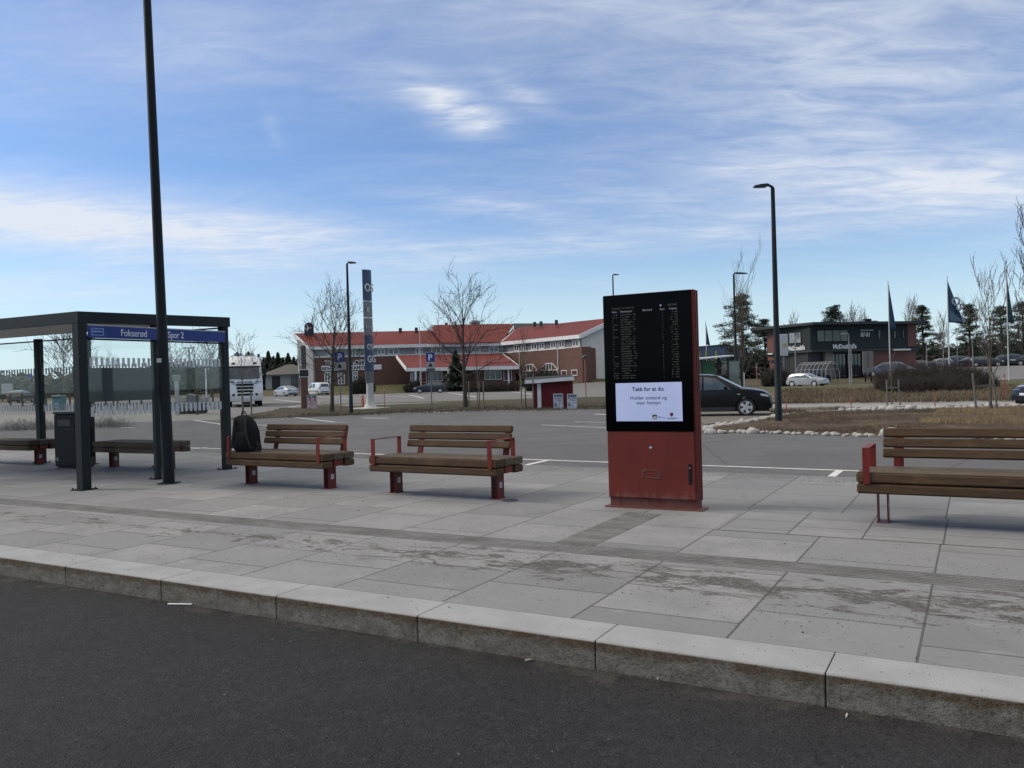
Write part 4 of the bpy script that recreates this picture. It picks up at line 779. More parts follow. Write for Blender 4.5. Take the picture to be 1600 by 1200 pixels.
def truck():
    p = PZ(364, 636.5, 0); p = Vector((p.x+.75, p.y+.5, -.0)); a = R_(-71)
    t = thing('parked_truck', 'white lorry with tall cab facing the camera, right of the shelter', 'lorry', p, a)     # local x forward, nose at x=0
    WP = paint('truck_white', (.66, .67, .67)); w = 1.25
    m = MB(); rings = []
    for z, xf, ww in ((.42, -.06, 1.2), (.55, .0, 1.245), (1.0, .03, 1.25), (1.55, .0, 1.25), (1.95, -.04, 1.25), (2.05, -.07, 1.24), (2.9, -.32, 1.17), (3.05, -.40, 1.16), (3.35, -.65, 1.10), (3.62, -1.05, 1.0), (3.75, -1.6, .92)):
        rings.append([(xf-.12, -ww, z), (xf, -ww*.86, z), (xf+.03, 0, z), (xf, ww*.86, z), (xf-.12, ww, z), (-2.25, ww, z), (-2.25, -ww, z)])
    m.loft(rings); cab = m.build('cab', WP, t, 35)
    def q(nm, P, mt, off=.012, par=None):
        m = MB(); m.prism([(x+off, y, z) for x, y, z in P], (.02, 0, 0)); return m.build(nm, mt, par or cab)
    ws = q('windscreen', [(-.06, -1.07, 2.08), (-.04, 0, 2.03), (-.06, 1.07, 2.08), (-.27, 1.03, 2.86), (-.25, 0, 2.88), (-.27, -1.03, 2.86)], M_carglass, .03)
    for i, z in enumerate((1.62, 1.38, 1.14, .90)): m = MB(); m.rbox(.02, .065, -.62+.03*i, .62-.03*i, z-.085, z+.075, .02); m.build('grille_slat', M_black, cab)
    m = MB(); m.rbox(.0, .055, -.55, .55, 1.77, 1.86, .01); m.build('name_strip', mat('truck_grey', (.3, .3, .31), .4), cab)
    for sy in (-1, 1):
        A = (lambda P: [(x, sy*y, z) for x, y, z in P])
        q('headlight', A([(-.02, .68, 1.66), (-.09, 1.14, 1.72), (-.10, 1.14, 1.90), (-.02, .80, 1.84)]), M_black, .03); q('headlight_lens', A([(-.0, .74, 1.68), (-.07, 1.08, 1.73), (-.07, 1.06, 1.80), (-.0, .78, 1.76)]), M_lamp, .045)
        q('fog_light', A([(-.02, .72, .80), (-.07, 1.12, .84), (-.07, 1.12, .99), (-.02, .72, .97)]), M_black, .05)
        q('roof_light', A([(-.50, .62, 3.12), (-.52, .92, 3.12), (-.58, .80, 3.27), (-.57, .66, 3.27)]), M_black, .05)
        m = MB(); m.rbox(-.30, -.12, sy*1.42-.10, sy*1.42+.10, 2.05, 2.80, .03, ax='z'); m.box(-.24, -.18, min(sy*1.2, sy*1.36), max(sy*1.2, sy*1.36), 2.68, 2.74); m.build('wing_mirror', M_black, cab)
        m = MB(); m.box(-1.45, -.45, sy*1.245-.012, sy*1.245+.012, 2.05, 2.75); m.build('side_window', M_carglass, cab)
    m = MB(); m.rbox(-.42, -.2, -1.12, 1.12, 2.90, 2.99, .02); m.build('sun_visor', M_black, cab)
    m = MB(); m.tube([(-.95, -.8, 3.52), (-.85, -.8, 3.78), (-.85, .8, 3.78), (-.95, .8, 3.52)], .03, 6)
    for y in (-.6, -.2, .2, .6): m.lathe([(.09, -.05), (.11, .05)], 10, X=Matrix.Translation((-.83, y, 3.86)) @ Matrix.Rotation(R_(90), 4, 'Y'))
    m.build('light_bar', mat('truck_grey', (.3, .3, .31), .4), cab)
    m = MB(); m.rbox(-.02, .07, -.30, .30, .60, .73, .01); m.build('number_plate', M_plate, cab)
    m = MB(); m.rbox(-11.5, -2.6, -1.27, 1.27, 1.1, 3.72, .03); m.build('cargo_box', WP, t)
    m = MB(); m.box(-11, -.3, -.45, .45, .6, 1.05); m.box(-11, -.2, -1.15, 1.15, .40, .60); m.build('chassis', M_black, t)
    for x in (-1.45, -7.6, -8.9):
        for sy in (-1, 1):
            m = MB(); m.lathe([(.3, -.15), (.48, -.155), (.51, -.12), (.51, .12), (.48, .155), (.3, .15)], 24, X=Matrix.Translation((x, sy*1.06, .51)) @ Matrix.Rotation(R_(90), 4, 'X')); m.build('wheel', M_rubber, t, 40)
truck()

# ================= TREES AND PLANTS =================
def bare(name, label, loc, h, w, r, seed, cat='bare tree', mt=None, style='round', depth=5, group=None, twig=.008, fork=.32, lean=(0, 0), nb=3):
    rr = random.Random(seed); t = thing(name, label, cat, loc, 0, group); mt = mt or M_bark
    tr, cr = MB(), MB()
    def grow(mb, p, d, L, r0, lev):
        n = 4 if lev < 3 else 3; P = [p]; q = Vector(p); dd = Vector(d)
        for i in range(n):
            up = .10 if style == 'round' else .16
            dd = (dd+Vector((rr.uniform(-1, 1), rr.uniform(-1, 1), rr.uniform(-.5, .7)))*(.13+.03*lev)+Vector((0, 0, up))).normalized(); q = q+dd*L/n; P.append(Vector(q))
        r1 = max(twig*.6, r0*.45); mb.tube(P, [r0+(r1-r0)*i/n for i in range(n+1)], 6 if lev < 2 else 4 if lev < 3 else 3, cap=False)
        if lev >= depth: return
        k = nb+rr.choice((0, 1)) if lev < 3 else 2+rr.choice((0, 1, 1))
        for j in range(k):
            f = .30+.70*(j+rr.random()*.7)/k; i = min(n-1, int(f*n)); s = P[i].lerp(P[i+1], f*n-i) if f < 1 else P[-1]
            a = rr.uniform(0, 6.283); sp = {'round': rr.uniform(.45, .95), 'upright': rr.uniform(.18, .5), 'broom': rr.uniform(.12, .35)}[style]
            o = dd.orthogonal().normalized(); o.rotate(Matrix.Rotation(a, 3, dd)) if False else None; o = Matrix.Rotation(a, 3, dd) @ o
            nd = (dd*math.cos(sp)+o*math.sin(sp)).normalized(); grow(cr, s, nd, L*rr.uniform(.52, .78), max(twig, r0*(.55 if f > .8 else .42)), lev+1)
    # trunk
    n = 8; P = []; 
    for i in range(n+1): f = i/n; P.append(Vector((lean[0]*f+rr.uniform(-.02, .02), lean[1]*f+rr.uniform(-.02, .02), h*.74*f)))
    tr.tube(P, [r*(1.35 if i == 0 else 1)*(1-.80*(i/n)) for i in range(n+1)], 8, cap=False)
    nbr = int(9+h*1.2)
    for j in range(nbr):
        f = fork+(1-fork)*j/(nbr-1); i = min(n-1, int(f*n)); s = P[i].lerp(P[i+1], f*n-i)
        a = j*2.4+rr.uniform(-.4, .4); el = {'round': .35+.75*(f-fork)/(1-fork), 'upright': .9+.4*f, 'broom': 1.15}[style]
        d = Vector((math.cos(a)*math.cos(el), math.sin(a)*math.cos(el), math.sin(el))); L = w*.5*(1.05-.35*abs(f-.55)/.45)*rr.uniform(.8, 1.1) if style == 'round' else h*.33*rr.uniform(.7, 1.15)
        grow(cr, s, d, L*.72, r*(.42-.25*f), 2)
    tr.build('trunk', mt, t, 60); cr.build('crown', mt, t, 60); return t
def leafy(mb, c, rad, n, size, rr, flat=1.):
    for _ in range(n):
        u = rr.random()**.45; a = rr.uniform(0, 6.283); z = rr.uniform(-1, 1); q = math.sqrt(1-z*z)
        p = Vector((c[0]+rad[0]*u*q*math.cos(a), c[1]+rad[1]*u*q*math.sin(a), c[2]+rad[2]*u*z)); s = size*rr.uniform(.5, 1.3)
        d1 = Vector((rr.uniform(-1, 1), rr.uniform(-1, 1), rr.uniform(-.6, .6)*flat)).normalized()*s; d2 = d1.orthogonal().normalized()*s*.45
        d2 = Matrix.Rotation(rr.uniform(0, 6.28), 3, d1) @ d2
        mb.add([p-d1*.5, p+d2*.5, p+d1*.6, p-d2*.5], [(0, 1, 2, 3)])
def spruce(h, w, seed, n=1500):
    rr = random.Random(seed); t = thing('spruce_tree', 'x', 'spruce'); m = MB(); m.tube([(0, 0, 0), (0, 0, h*.98)], [h*.016, .01], 6); m.build('trunk', M_bark, t)
    m = MB()
    for i in range(n):
        f = (i/n)**.8; z = h*(.06+.94*f); R = w*.5*(1-f)**.85*(.75+.25*math.sin(z*5.2+rr.random()))*rr.uniform(.25, 1.12)+.03; a = rr.uniform(0, 6.283); s = (.45*(1-f)+.14)*w/3
        p = Vector((R*math.cos(a), R*math.sin(a), z-R*.28)); d = Vector((math.cos(a), math.sin(a), rr.uniform(-.55, .1)))*s; e = Vector((-math.sin(a), math.cos(a), 0))*s*.32
        m.add([p-d*.6, p+e-Vector((0, 0, s*.2)), p+d, p-e-Vector((0, 0, s*.2))], [(0, 1, 2, 3)])
    m.build('crown', M_needle2, t); return t
def pine(label, loc, h, w, seed, low=.2, dens=1.):
    rr = random.Random(seed); t = thing('pine_tree', label, 'pine', loc); m = MB(); m.tube([(0, 0, -.3), (.1, 0, h*.5), (.0, 0, h*.96)], [h*.024, h*.017, .02], 8); m.build('trunk', mat('pine_bark', (.085, .052, .035), .9, 0, (.05, .035, .027), 6), t)
    m = MB(); b = MB(); k = int(30*dens)
    for i in range(k):
        f = i/k; z = h*(low+(.97-low)*f); prof = math.sin(math.pi*min(1, (f*.80+.20)))**.65*(1.12-.55*f); a = i*2.4+rr.uniform(-.5, .5); R = w*.5*prof*rr.uniform(.45, 1.08)
        e = Vector((R*math.cos(a), R*math.sin(a), z+rr.uniform(-.1, .35))); b.tube([(0, 0, z-.25), (e.x*.5, e.y*.5, z-.1), tuple(e)], [.05, .03, .015], 4, cap=False)
        for q in range(6):
            g_ = rr.uniform(.25, 1.05); leafy(m, (e.x*g_+rr.uniform(-.3, .3), e.y*g_+rr.uniform(-.3, .3), e.z+rr.uniform(-.25, .35)), (w*.11, w*.11, h*.026), int(60*dens), .22*h/10, rr)
    leafy(m, (0, 0, h*.96), (w*.12, w*.12, h*.05), 150, .22*h/10, rr); b.build('branches', MT['pine_bark'], t); m.build('crown', M_needle, t); return t
def shrub(name, label, loc, w, d, h, seed, n=900, mt=None, group=None, cat='shrub', th=.006):
    rr = random.Random(seed); t = thing(name, label, cat, loc, 0, group); m = MB()
    for i in range(n):
        a = rr.uniform(0, 6.283); q = math.sqrt(rr.random()); x, y = q*w*.42*math.cos(a), q*d*.42*math.sin(a); hh = h*rr.uniform(.45, 1.05)*(1-.5*q*q)
        p = Vector((x, y, 0)); k = Vector((x*1.18+rr.uniform(-.2, .2), y*1.18+rr.uniform(-.2, .2), hh*.6)); e = Vector((x*1.2+rr.uniform(-.35, .35)*h*.5, y*1.2+rr.uniform(-.35, .35)*h*.5, hh))
        m.tube([p, k, e], [th, th*.8, th*.4], 3, cap=False)
        for _ in range(2): s = k.lerp(e, rr.random()); m.tube([s, s+Vector((rr.uniform(-.2, .2), rr.uniform(-.2, .2), rr.uniform(0, .25)))*h*.6], [th*.7, th*.3], 3, cap=False)
    m.build('twigs', mt or M_twig, t); return t
def gp(px, py, z=-.03): p = PZ(px, py, z); return p
bare('bare_tree', 'round-crowned bare tree left of the dark street lamp, in front of the hotel', gp(518, 646), 6.0, 6.0, .115, 11, lean=(.25, 0), fork=.36)
bare('bare_tree', 'largest round-crowned bare tree, standing on the verge near the middle', gp(727, 639), 6.5, 6.4, .13, 23, fork=.34)
bare('sapling', 'slender young tree with bare spreading twigs in front of the lorry', gp(380, 667), 3.9, 2.6, .035, 5, 'young tree', M_bark2, depth=4, twig=.006, fork=.45, nb=2)
bare('sapling', 'thin staked sapling just left of the middle of the verge', gp(747, 640), 3.6, 1.3, .03, 6, 'young tree', M_bark2, 'upright', 3, twig=.006, nb=2)
bare('sapling', 'thin staked sapling left of the red wooden hut', gp(822, 639.5), 4.0, 1.6, .035, 8, 'young tree', M_bark2, 'upright', 4, twig=.006, nb=2)
bare('sapling', 'upright staked young tree in the yellow grass at right', gp(1549, 647), 4.35, 1.5, .05, 9, 'young tree', M_bark2, 'broom', 5, twig=.0055, fork=.28, nb=2)
bare('sapling', 'tall young tree with steep whips at the right edge of the photo', gp(1622, 652), 5.4, 2.0, .05, 19, 'young tree', M_bark, 'upright', 5, twig=.007, fork=.18, nb=2)
bare('sapling', 'thin staked sapling in front of the dark thicket', gp(1394, 632), 2.2, .8, .03, 14, 'young tree', M_bark2, 'upright', 3, twig=.006, nb=2)
q = PY(1160, 600, 52); bare('poplar_tree', 'tall pale whip-like bare tree in front of the pine', (q.x, 52, -.03), 8.6, 2.4, .07, 31, 'bare tree', M_bark2, 'broom', 5, twig=.005, fork=.12, nb=2)
pine('solitary pine with layered crown left of the restaurant', (PY(1161, 600, 92).x, 92, .3), 10.0, 6.8, 4, .20)
pine('pine top showing above the restaurant roof', (PY(1305, 600, 125).x, 125, .8), 10.2, 7.0, 5, .45)
pine('pine at the right end of the restaurant', (PY(1443, 600, 130).x, 130, 1.0), 10.3, 6.0, 6, .25)
pine('tall pine behind the middle flag', (PY(1516, 600, 135).x, 135, 1.2), 10.6, 7.0, 7, .18)
pine('broad pine behind the right flagpole', (PY(1566, 600, 128).x, 128, 1.2), 9.6, 8.5, 8, .15)
pine('dark pine at the right edge of the wood', (PY(1600, 600, 132).x, 132, 1.2), 10.5, 9, 9, .12)
pine('small pine between the solitary pine and the restaurant', (PY(1196, 600, 118).x, 118, .6), 8.4, 5.5, 12, .3)
for i, (px, Y, h, sd, lb) in enumerate([(1335, 130, 10.5, 41, 'feathery bare tree above the restaurant roof'), (1352, 134, 9.5, 42, 'smaller bare tree behind the rooftop ventilators'), (1425, 128, 11, 43, 'bare birch at the right end of the restaurant roof'), (1475, 125, 8.2, 44, 'bare birch between pine and middle flag'), (1240, 132, 9.2, 45, 'bare tree top behind the left half of the restaurant')]):
    bare('birch_tree', lb, (PY(px, 600, Y).x, Y, .8), h, 4.5, .11, sd, 'bare tree', M_bark2, 'upright', 4, twig=.022)
for px, py, h, w, sd, lb in [(178, 648, 3.9, 3.0, 51, 'small bare tree seen through the shelter glass beside the front post'), (308, 650, 4.4, 4.4, 52, 'spreading bare tree seen through the right shelter pane')]:
    bare('bare_tree', lb, gp(px, py), h, w, .07, sd, depth=4, twig=.008)
for px, Y, h, w, sd, lb in [(100, 95, 8, 8, 53, 'bushy bare tree behind the teal recycling container'), (118, 100, 9, 9, 54, 'wide bare tree just left of the front shelter post'), (330, 110, 8, 7, 55, 'distant bare tree near the right shelter post'), (262, 105, 7.5, 7, 56, 'distant bare tree behind the nearest street lamp')]:
    bare('bare_tree', lb, (PY(px, 600, Y).x, Y, .3), h, w, .14, sd, depth=4, twig=.022)
q = PY(713, 600, 117); t = spruce(5.9, 4.0, 77, 2600); place(t, (q.x, 117, .0), label='dark evergreen growing against the hotel entrance')
protos = [spruce(8.6, 5.4, 1, 2600), spruce(7.8, 5.0, 2, 2600), spruce(9.1, 5.6, 3, 2600)]
sp_l = [(352, 549), (362, 556), (371, 550), (381, 557), (388, 549), (396, 556), (404, 553), (412, 558), (419, 548), (427, 556), (434, 550), (442, 558), (450, 551), (459, 557), (467, 552), (344, 556), (476, 556)]
for i, (px, py) in enumerate(sp_l):
    o = protos[i] if i < 3 else copy_tree(protos[i % 3]); Y = 165+(i*37 % 20); q = PY(px, py, Y); hb = (8.6, 7.8, 9.1)[i % 3]
    rank = ('first second third fourth fifth sixth seventh eighth ninth tenth eleventh twelfth thirteenth fourteenth fifteenth sixteenth seventeenth').split()[sorted(a for a, b in sp_l).index(px)]
    place(o, (q.x, Y, 1.0), R_(i*50), rank+' spruce from the left in the dark row behind lorry and outbuilding', 'dark spruces in a row beyond the outbuilding', ((q.z-1.0)/hb,)*2+((q.z-1.)/hb,))
def wood(name, label, x0, x1, y0, y1, z, h, n, seed, mt, sz=.8, hv=.35):
    rr = random.Random(seed); m = MB()
    for i in range(n):
        x = rr.uniform(x0, x1); y = rr.uniform(y0, y1); hh = h*(1-hv/2+hv*noise.noise((x*.12, y*.1, seed)))
        f = rr.random()**.8; a = rr.uniform(0, 6.28); s = sz*rr.uniform(.5, 1.4)*(1.25-.7*f); p = Vector((x, y, z+hh*f)); d = Vector((math.cos(a), math.sin(a), rr.uniform(-.3, .9)))*s; e = Vector((-math.sin(a)*.4, math.cos(a)*.4, rr.uniform(.0, .6)))*s
        m.add([p-d, p+e, p+d*1.1, p-e], [(0, 1, 2, 3)])
    tag(m.build(name, mt), label, cat='woodland', kind='stuff')
wood('distant_wood', 'brown leafless wood on the left horizon seen through the shelter', -175, -52, 205, 222, 0, 7.2, 9000, 1, mat('far_wood_brown', (.060, .050, .042), .9, 0, (.035, .034, .028), .12), 1.0)
wood('distant_wood', 'dark spruce wood behind the outbuilding', -86, -34, 186, 196, 0, 8.2, 8000, 2, M_needle2, .9)
wood('distant_wood', 'dark mixed wood behind the restaurant car park', 50, 150, 142, 160, .8, 6.0, 12000, 3, mat('far_wood_dark', (.020, .024, .018), .9, 0, (.040, .034, .027), .2), .8)
wood('distant_wood', 'low dark wood between the hotel and the restaurant', 12, 52, 128, 142, .3, 4.6, 4000, 4, MT['far_wood_dark'], .6)
wood('hillside_wood', 'far wooded hill closing the horizon', -700, 900, 900, 980, -4, 26, 9000, 5, mat('hill_wood', (.035, .045, .05), .95, 0, (.05, .058, .06), .02), 12, .5)
th = [(1402, 612, 52, 3.0, 1.9, 'leftmost dark bushy shrub of the thicket behind the bed'), (1435, 612, 51, 3.2, 2.0, 'second dark shrub of the thicket, below the right end of the restaurant'), (1470, 614, 51, 3.2, 2.05, 'dark shrub of the thicket below the middle flagpole'), (1503, 616, 49, 3.0, 1.95, 'rightmost full shrub of the thicket, left of the staked young tree'), (1530, 616, 51, 2.2, 1.4, 'low end of the thicket behind the staked young tree'), (1420, 622, 46, 3.0, 1.3, 'low front shrub in the left half of the thicket'), (1480, 622, 46, 3.2, 1.3, 'low front shrub in the right half of the thicket')]
for i, (px, py, Y, w, h, lb) in enumerate(th): shrub('thicket_shrub', lb, (PY(px, 600, Y).x, Y, -.05), w, w*.8, h, 60+i, 800, group='dark thicket of bare shrubs', th=.011)
for i, (px, Y, w, h, lb) in enumerate([(566, 119, 3.6, 2.6, 'dark round bush under the hotel sign'), (650, 117, 3.4, 1.9, 'dark clipped bush left of the dark blue hatchback'), (1214, 84, 3.0, 2.0, 'dark bush behind the right street lamp'), (850, 100, 5, 3.0, 'brown bush behind the hut roof')]):
    shrub('garden_shrub', lb, (PY(px, 600, Y).x, Y, H(PY(px, 600, Y).x, Y)), w, w*.8, h, 80+i, 900, mat('bush_dark', (.025, .025, .017), .9, 0, (.04, .036, .025), 1.5), th=.03)
for i in range(9):
    px = 732+i*9; Y = 104-i*.3; x = PY(px, 600, Y).x; shrub('hedge_shrub', 'first second third fourth fifth sixth seventh eighth ninth'.split()[i]+' small bare shrub from the left in the row before the hotel entrance', (x, Y, H(x, Y)), 1.3, 1.0, 1.5, 90+i, 150, mat('hedge_brown', (.06, .045, .035), .9), 'row of small shrubs before the hotel', th=.016)
for i in range(11):
    px = 8+i*11+(i > 6)*70; Y = 33+(i % 2)*1.3; x = PY(px, 600, Y).x; shrub('verge_shrub', 'first second third fourth fifth sixth seventh eighth ninth tenth eleventh'.split()[i]+' grey leafless low shrub from the left behind the shelter glass', (x, Y, -.04), 1.0, .8, .50, 110+i, 60, mat('grey_twigs', (.19, .18, .165), .9), 'low grey shrubs behind the shelter', th=.006)

# ================= VERGES, BED, STONES =================
M_soil = ground_mat('verge_soil', (.062, .055, .034), (.075, .058, .040), (.05, .055, .025), .5, 2.5)
M_soil2 = ground_mat('bed_mulch', (.066, .050, .036), (.12, .086, .056), (.042, .033, .025), .8, 3.5)
M_brown = ground_mat('dead_grass_bank', (.15, .115, .068), (.11, .086, .052), (.09, .083, .043), .25, 1.6)
M_green = ground_mat('green_turf', (.075, .082, .034), (.10, .088, .045), (.06, .07, .028), .2, 1.8)
def strip(name, near, farr, mt, z0, hump, nv=8, zb=-.03, kind='structure'):
    def res(P, n):
        L = [0]; 
        for a, b in zip(P, P[1:]): L.append(L[-1]+(Vector(b)-Vector(a)).length)
        o = []
        for i in range(n+1):
            s = L[-1]*i/n
            for k in range(len(P)-1):
                if L[k] <= s <= L[k+1]+1e-6: o.append(Vector(P[k]).lerp(Vector(P[k+1]), (s-L[k])/(L[k+1]-L[k]))); break
        return o
    n = 90; A, B = res(near, n), res(farr, n); m = MB(); v = []
    for j in range(nv+1):
        f = j/nv
        for i in range(n+1):
            p = A[i].lerp(B[i], f); e = min(1, min(f, 1-f)*6)*min(1, min(i, n-i)/6); v.append((p.x, p.y, zb+z0*e+hump*math.sin(math.pi*f)*min(1, min(i, n-i)/6)*(1+.5*noise.noise((p.x*.4, p.y*.4, 0)))))
    m.add(v, [(j*(n+1)+i, j*(n+1)+i+1, (j+1)*(n+1)+i+1, (j+1)*(n+1)+i) for j in range(nv) for i in range(n)]); o = m.build(name, mt, None, 60); tag(o, kind=kind); return o, m
vn = [PZ(x, y, -.03).xy for x, y in ((344, 655), (365, 656), (420, 653.5), (470, 652), (520, 650.5), (560, 648), (630, 644), (700, 642), (830, 639.5), (945, 639.5), (1040, 640))]
vf = [PZ(x, y, -.03).xy for x, y in ((400, 650), (420, 648), (440, 642), (475, 635), (520, 636), (560, 634), (630, 632), (700, 629), (830, 624), (945, 620), (1040, 619))]
strip('verge', vn, vf, M_soil, .06, .10)
o_, _ = strip('verge_kerb', [v-Vector((0, .12)) for v in vn], [v+Vector((0, .02)) for v in vn], mat('dark_kerb', (.035, .034, .032), .9), .05, 0, 2)
vn2 = [PZ(x, y, -.03).xy for x, y in ((-260, 675), (0, 667), (145, 662), (290, 657.5), (362, 656.5))]; vf2 = [PZ(x, y, -.03).xy for x, y in ((-260, 650), (0, 648), (145, 646), (290, 641), (362, 640))]
strip('gravel_verge', vn2, vf2, mat('gravel_verge_grey', (.22, .215, .195), .95, 0, (.15, .145, .13), 1.2, .4, 30), .05, .03)
bn = [PZ(x, y, -.03).xy for x, y in ((1086, 677), (1180, 677), (1290, 680), (1370, 683), (1440, 683), (1520, 686), (1640, 690), (1800, 697))]
bf = [PZ(x, y, -.03).xy for x, y in ((1092, 676), (1160, 664), (1215, 653), (1255, 647), (1320, 643), (1400, 642), (1600, 637.5), (1800, 634))]
strip('planting_bed', bn, bf, M_soil2, .02, .10)
bf2 = [PZ(x, y, -.03).xy for x, y in ((1225, 650), (1290, 636), (1400, 634.5), (1500, 633), (1620, 631))]; 
grid('dry_bank', rng(9, 62, 2.0), rng(38.5, 58, 1.5), M_brown, .10); grid('turf', rng(9, 62, 2.0), rng(58, 78, 2), M_green, .105)
grid('dry_bank', rng(-14, 9.2, 2.0), rng(57, 62, 1.5), M_green, .04)
sheet('gravel_shoulder', [(x, y) for x, y in [tuple(PZ(1100, 664, -.03).xy), tuple(PZ(1215, 653, -.03).xy), tuple(PZ(1255, 647, -.03).xy), tuple(PZ(1330, 641, -.03).xy), tuple(PZ(1320, 636, -.03).xy), tuple(PZ(1080, 640, -.03).xy)]], -.008, mat('shoulder_gravel', (.17, .155, .135), .95, 0, (.10, .088, .07), 3, .5, 40))
grid('hotel_lawn', rng(-30, 14, 2), rng(116, 130, 1.5), M_green, .07)
# stones: a handful of shapes reused
M_stone = mat('pale_stone', (.42, .405, .38), .85, 0, (.28, .27, .25), 5, .4, 30)
def stone_mesh(seed):
    rr = random.Random(seed); bm = bmesh.new(); bmesh.ops.create_icosphere(bm, subdivisions=2, radius=1); s = (rr.uniform(.85, 1.2), rr.uniform(.7, 1), rr.uniform(.55, .8))
    for v in bm.verts: n = 1+.22*noise.noise(v.co*1.3+Vector((seed*3, 0, 0))); v.co = Vector((v.co.x*s[0]*n, v.co.y*s[1]*n, v.co.z*s[2]*n))
    me = bpy.data.meshes.new('stone'); bm.to_mesh(me); bm.free(); me.materials.append(M_stone); me.polygons.foreach_set('use_smooth', [True]*len(me.polygons)); return me
SM = [stone_mesh(i) for i in range(7)]
def stones(P, n, r0, r1, jit, label, group, seed, z=-.02):
    rr = random.Random(seed); L = [0]
    for a, b in zip(P, P[1:]): L.append(L[-1]+(Vector(b)-Vector(a)).length)
    for i in range(n):
        s = L[-1]*(i+rr.uniform(.1, .9))/n; k = next(k for k in range(len(P)-1) if s <= L[k+1]+1e-6); p = Vector(P[k]).lerp(Vector(P[k+1]), (s-L[k])/(L[k+1]-L[k])); r = rr.uniform(r0, r1)*(1.5 if rr.random() < .08 else 1)
        o = bpy.data.objects.new('stone', SM[rr.randrange(7)]); COL.objects.link(o); o.location = (p.x+rr.uniform(-jit, jit), p.y+rr.uniform(-jit, jit), z+r*.3); o.scale = (r, r, r); o.rotation_euler = (rr.uniform(-.3, .3), rr.uniform(-.3, .3), rr.uniform(0, 6)); tag(o, label, 'stone', group)
stones([PZ(x, y, -.03).xy for x, y in ((1090, 678), (1180, 677), (1370, 683.5), (1376, 683.5))], 46, .045, .10, .10, 'pale rounded stone in the near edging row of the bed', 'pale stones along the near edge of the bed', 1)
stones([PZ(x, y, -.03).xy for x, y in ((1376, 683), (1450, 683), (1620, 690))], 14, .08, .15, .12, 'pale stone behind the backrest of the right bench', 'pale stones behind the right bench', 2)
stones([PZ(x, y, -.03).xy for x, y in ((1092, 675), (1160, 662), (1215, 653), (1252, 648))], 90, .05, .12, .26, 'pale stone in the band curving behind the right street lamp', 'pale stones banked beside the black car', 3)
stones([PZ(x, y, -.03).xy for x, y in ((1316, 642), (1400, 641), (1470, 639), (1600, 636.5), (1640, 636))], 130, .05, .13, .28, 'pale stone in the far edging band beside the path', 'pale stones along the far edge of the bed', 4)
def tufts(name, label, poly_pts, n, h, mt, seed, z=0., w=.006):
    rr = random.Random(seed); m = MB()
    for _ in range(n):
        a, b = rr.random(), rr.random(); p = poly_pts[0].lerp(poly_pts[1], a).lerp(poly_pts[3].lerp(poly_pts[2], a), b)
        if noise.noise((p.x*.5, p.y*.5, seed)) < -.18+.1*rr.random(): continue
        for k in range(3):
            hh = h*rr.uniform(.4, 1.3); d = Vector((rr.uniform(-.6, .6), rr.uniform(-.6, .6), 1))*hh; c = Vector((rr.uniform(-.04, .04), rr.uniform(-.04, .04), 0)); a_ = rr.uniform(0, 3.14); e = Vector((math.cos(a_), math.sin(a_), 0))*w
            q = Vector((p.x, p.y, z))+c; m.add([q-e, q+e, q+d], [(0, 1, 2)])
    tag(m.build(name, mt), label, cat='grass', kind='stuff')
M_dry = mat('dry_straw', (.32, .235, .125), .9, 0, (.16, .12, .075), .8); M_dry2 = mat('brown_stalks', (.17, .12, .075), .9, 0, (.07, .052, .036), 2)
P4 = lambda *a: [PZ(x, y, -.03).xy for x, y in a]
tufts('dry_grass', 'yellow dry grass in the bed below the staked young tree', P4((1440, 668), (1660, 672), (1640, 642), (1470, 646)), 9000, .16, M_dry, 5, .03)
tufts('dry_grass', 'brown stalks and litter covering the stone-edged bed', P4((1110, 676), (1640, 688), (1600, 640), (1240, 650)), 12000, .09, M_dry2, 6, .03)
tufts('dry_grass', 'brown and straw grass beside the black car', P4((1240, 668), (1330, 668), (1320, 640), (1200, 644)), 2500, .14, M_dry2, 9, .02)
tufts('verge_grass', 'rough grass on the verge in front of the hotel car park', P4((380, 656), (1000, 640), (960, 624), (440, 640)), 9000, .10, mat('olive_grass', (.085, .085, .04), .9, 0, (.10, .075, .05), 1), 7, .03, .012)
tufts('bank_grass', 'brown dead grass on the bank beyond the path', P4((1215, 633), (1600, 629), (1600, 604), (1215, 612)), 16000, .22, mat('bank_straw', (.20, .15, .09), .9, 0, (.09, .07, .045), .5), 8, .03, .02)

# ================= BUILDINGS =================
M_brick = brick_mat('hotel_brick', (.15, .068, .047), (.115, .053, .038), (.13, .10, .085))
M_clad = clad_mat('grey_cladding_boards', (.30, .30, .29), .18, 2, .75); M_clad2 = clad_mat('light_gable_boards', (.72, .68, .60), .32, 2, .78)
M_win = mat('dark_window_glass', (.018, .022, .026), .08, 0, (.05, .055, .06), .7, spec=.8); M_frame = mat('window_frame_white', (.62, .62, .60), .5)
def roof_mat():
    g = G('red_metal_roof'); x, y, z = g.sep(); f = g.math('FRACT', g.math('DIVIDE', x, .42)); col = g.mix(g.ramp(g.noise(.25, 7, .6), .35, .65), (.155, .027, .021), (.12, .022, .018))
    col = g.mix(g.ramp(g.math('ABSOLUTE', g.math('SUBTRACT', f, .5)), .42, .5, 0, .35), col, (.075, .014, .012)); g.bump(g.ramp(g.math('ABSOLUTE', g.math('SUBTRACT', f, .5)), .3, .5), .6, .05); return g.done(col, .62)
M_roof = roof_mat()
def onwall(px, P, Q):          # where the sight line over px meets the vertical plane P-Q
    d = ray(px, 590.-(px-800)*ROLL*1.0); n = Vector((-(Q-P).y, (Q-P).x)); t = P.dot(n)/d.xy.dot(n); return d.xy*t
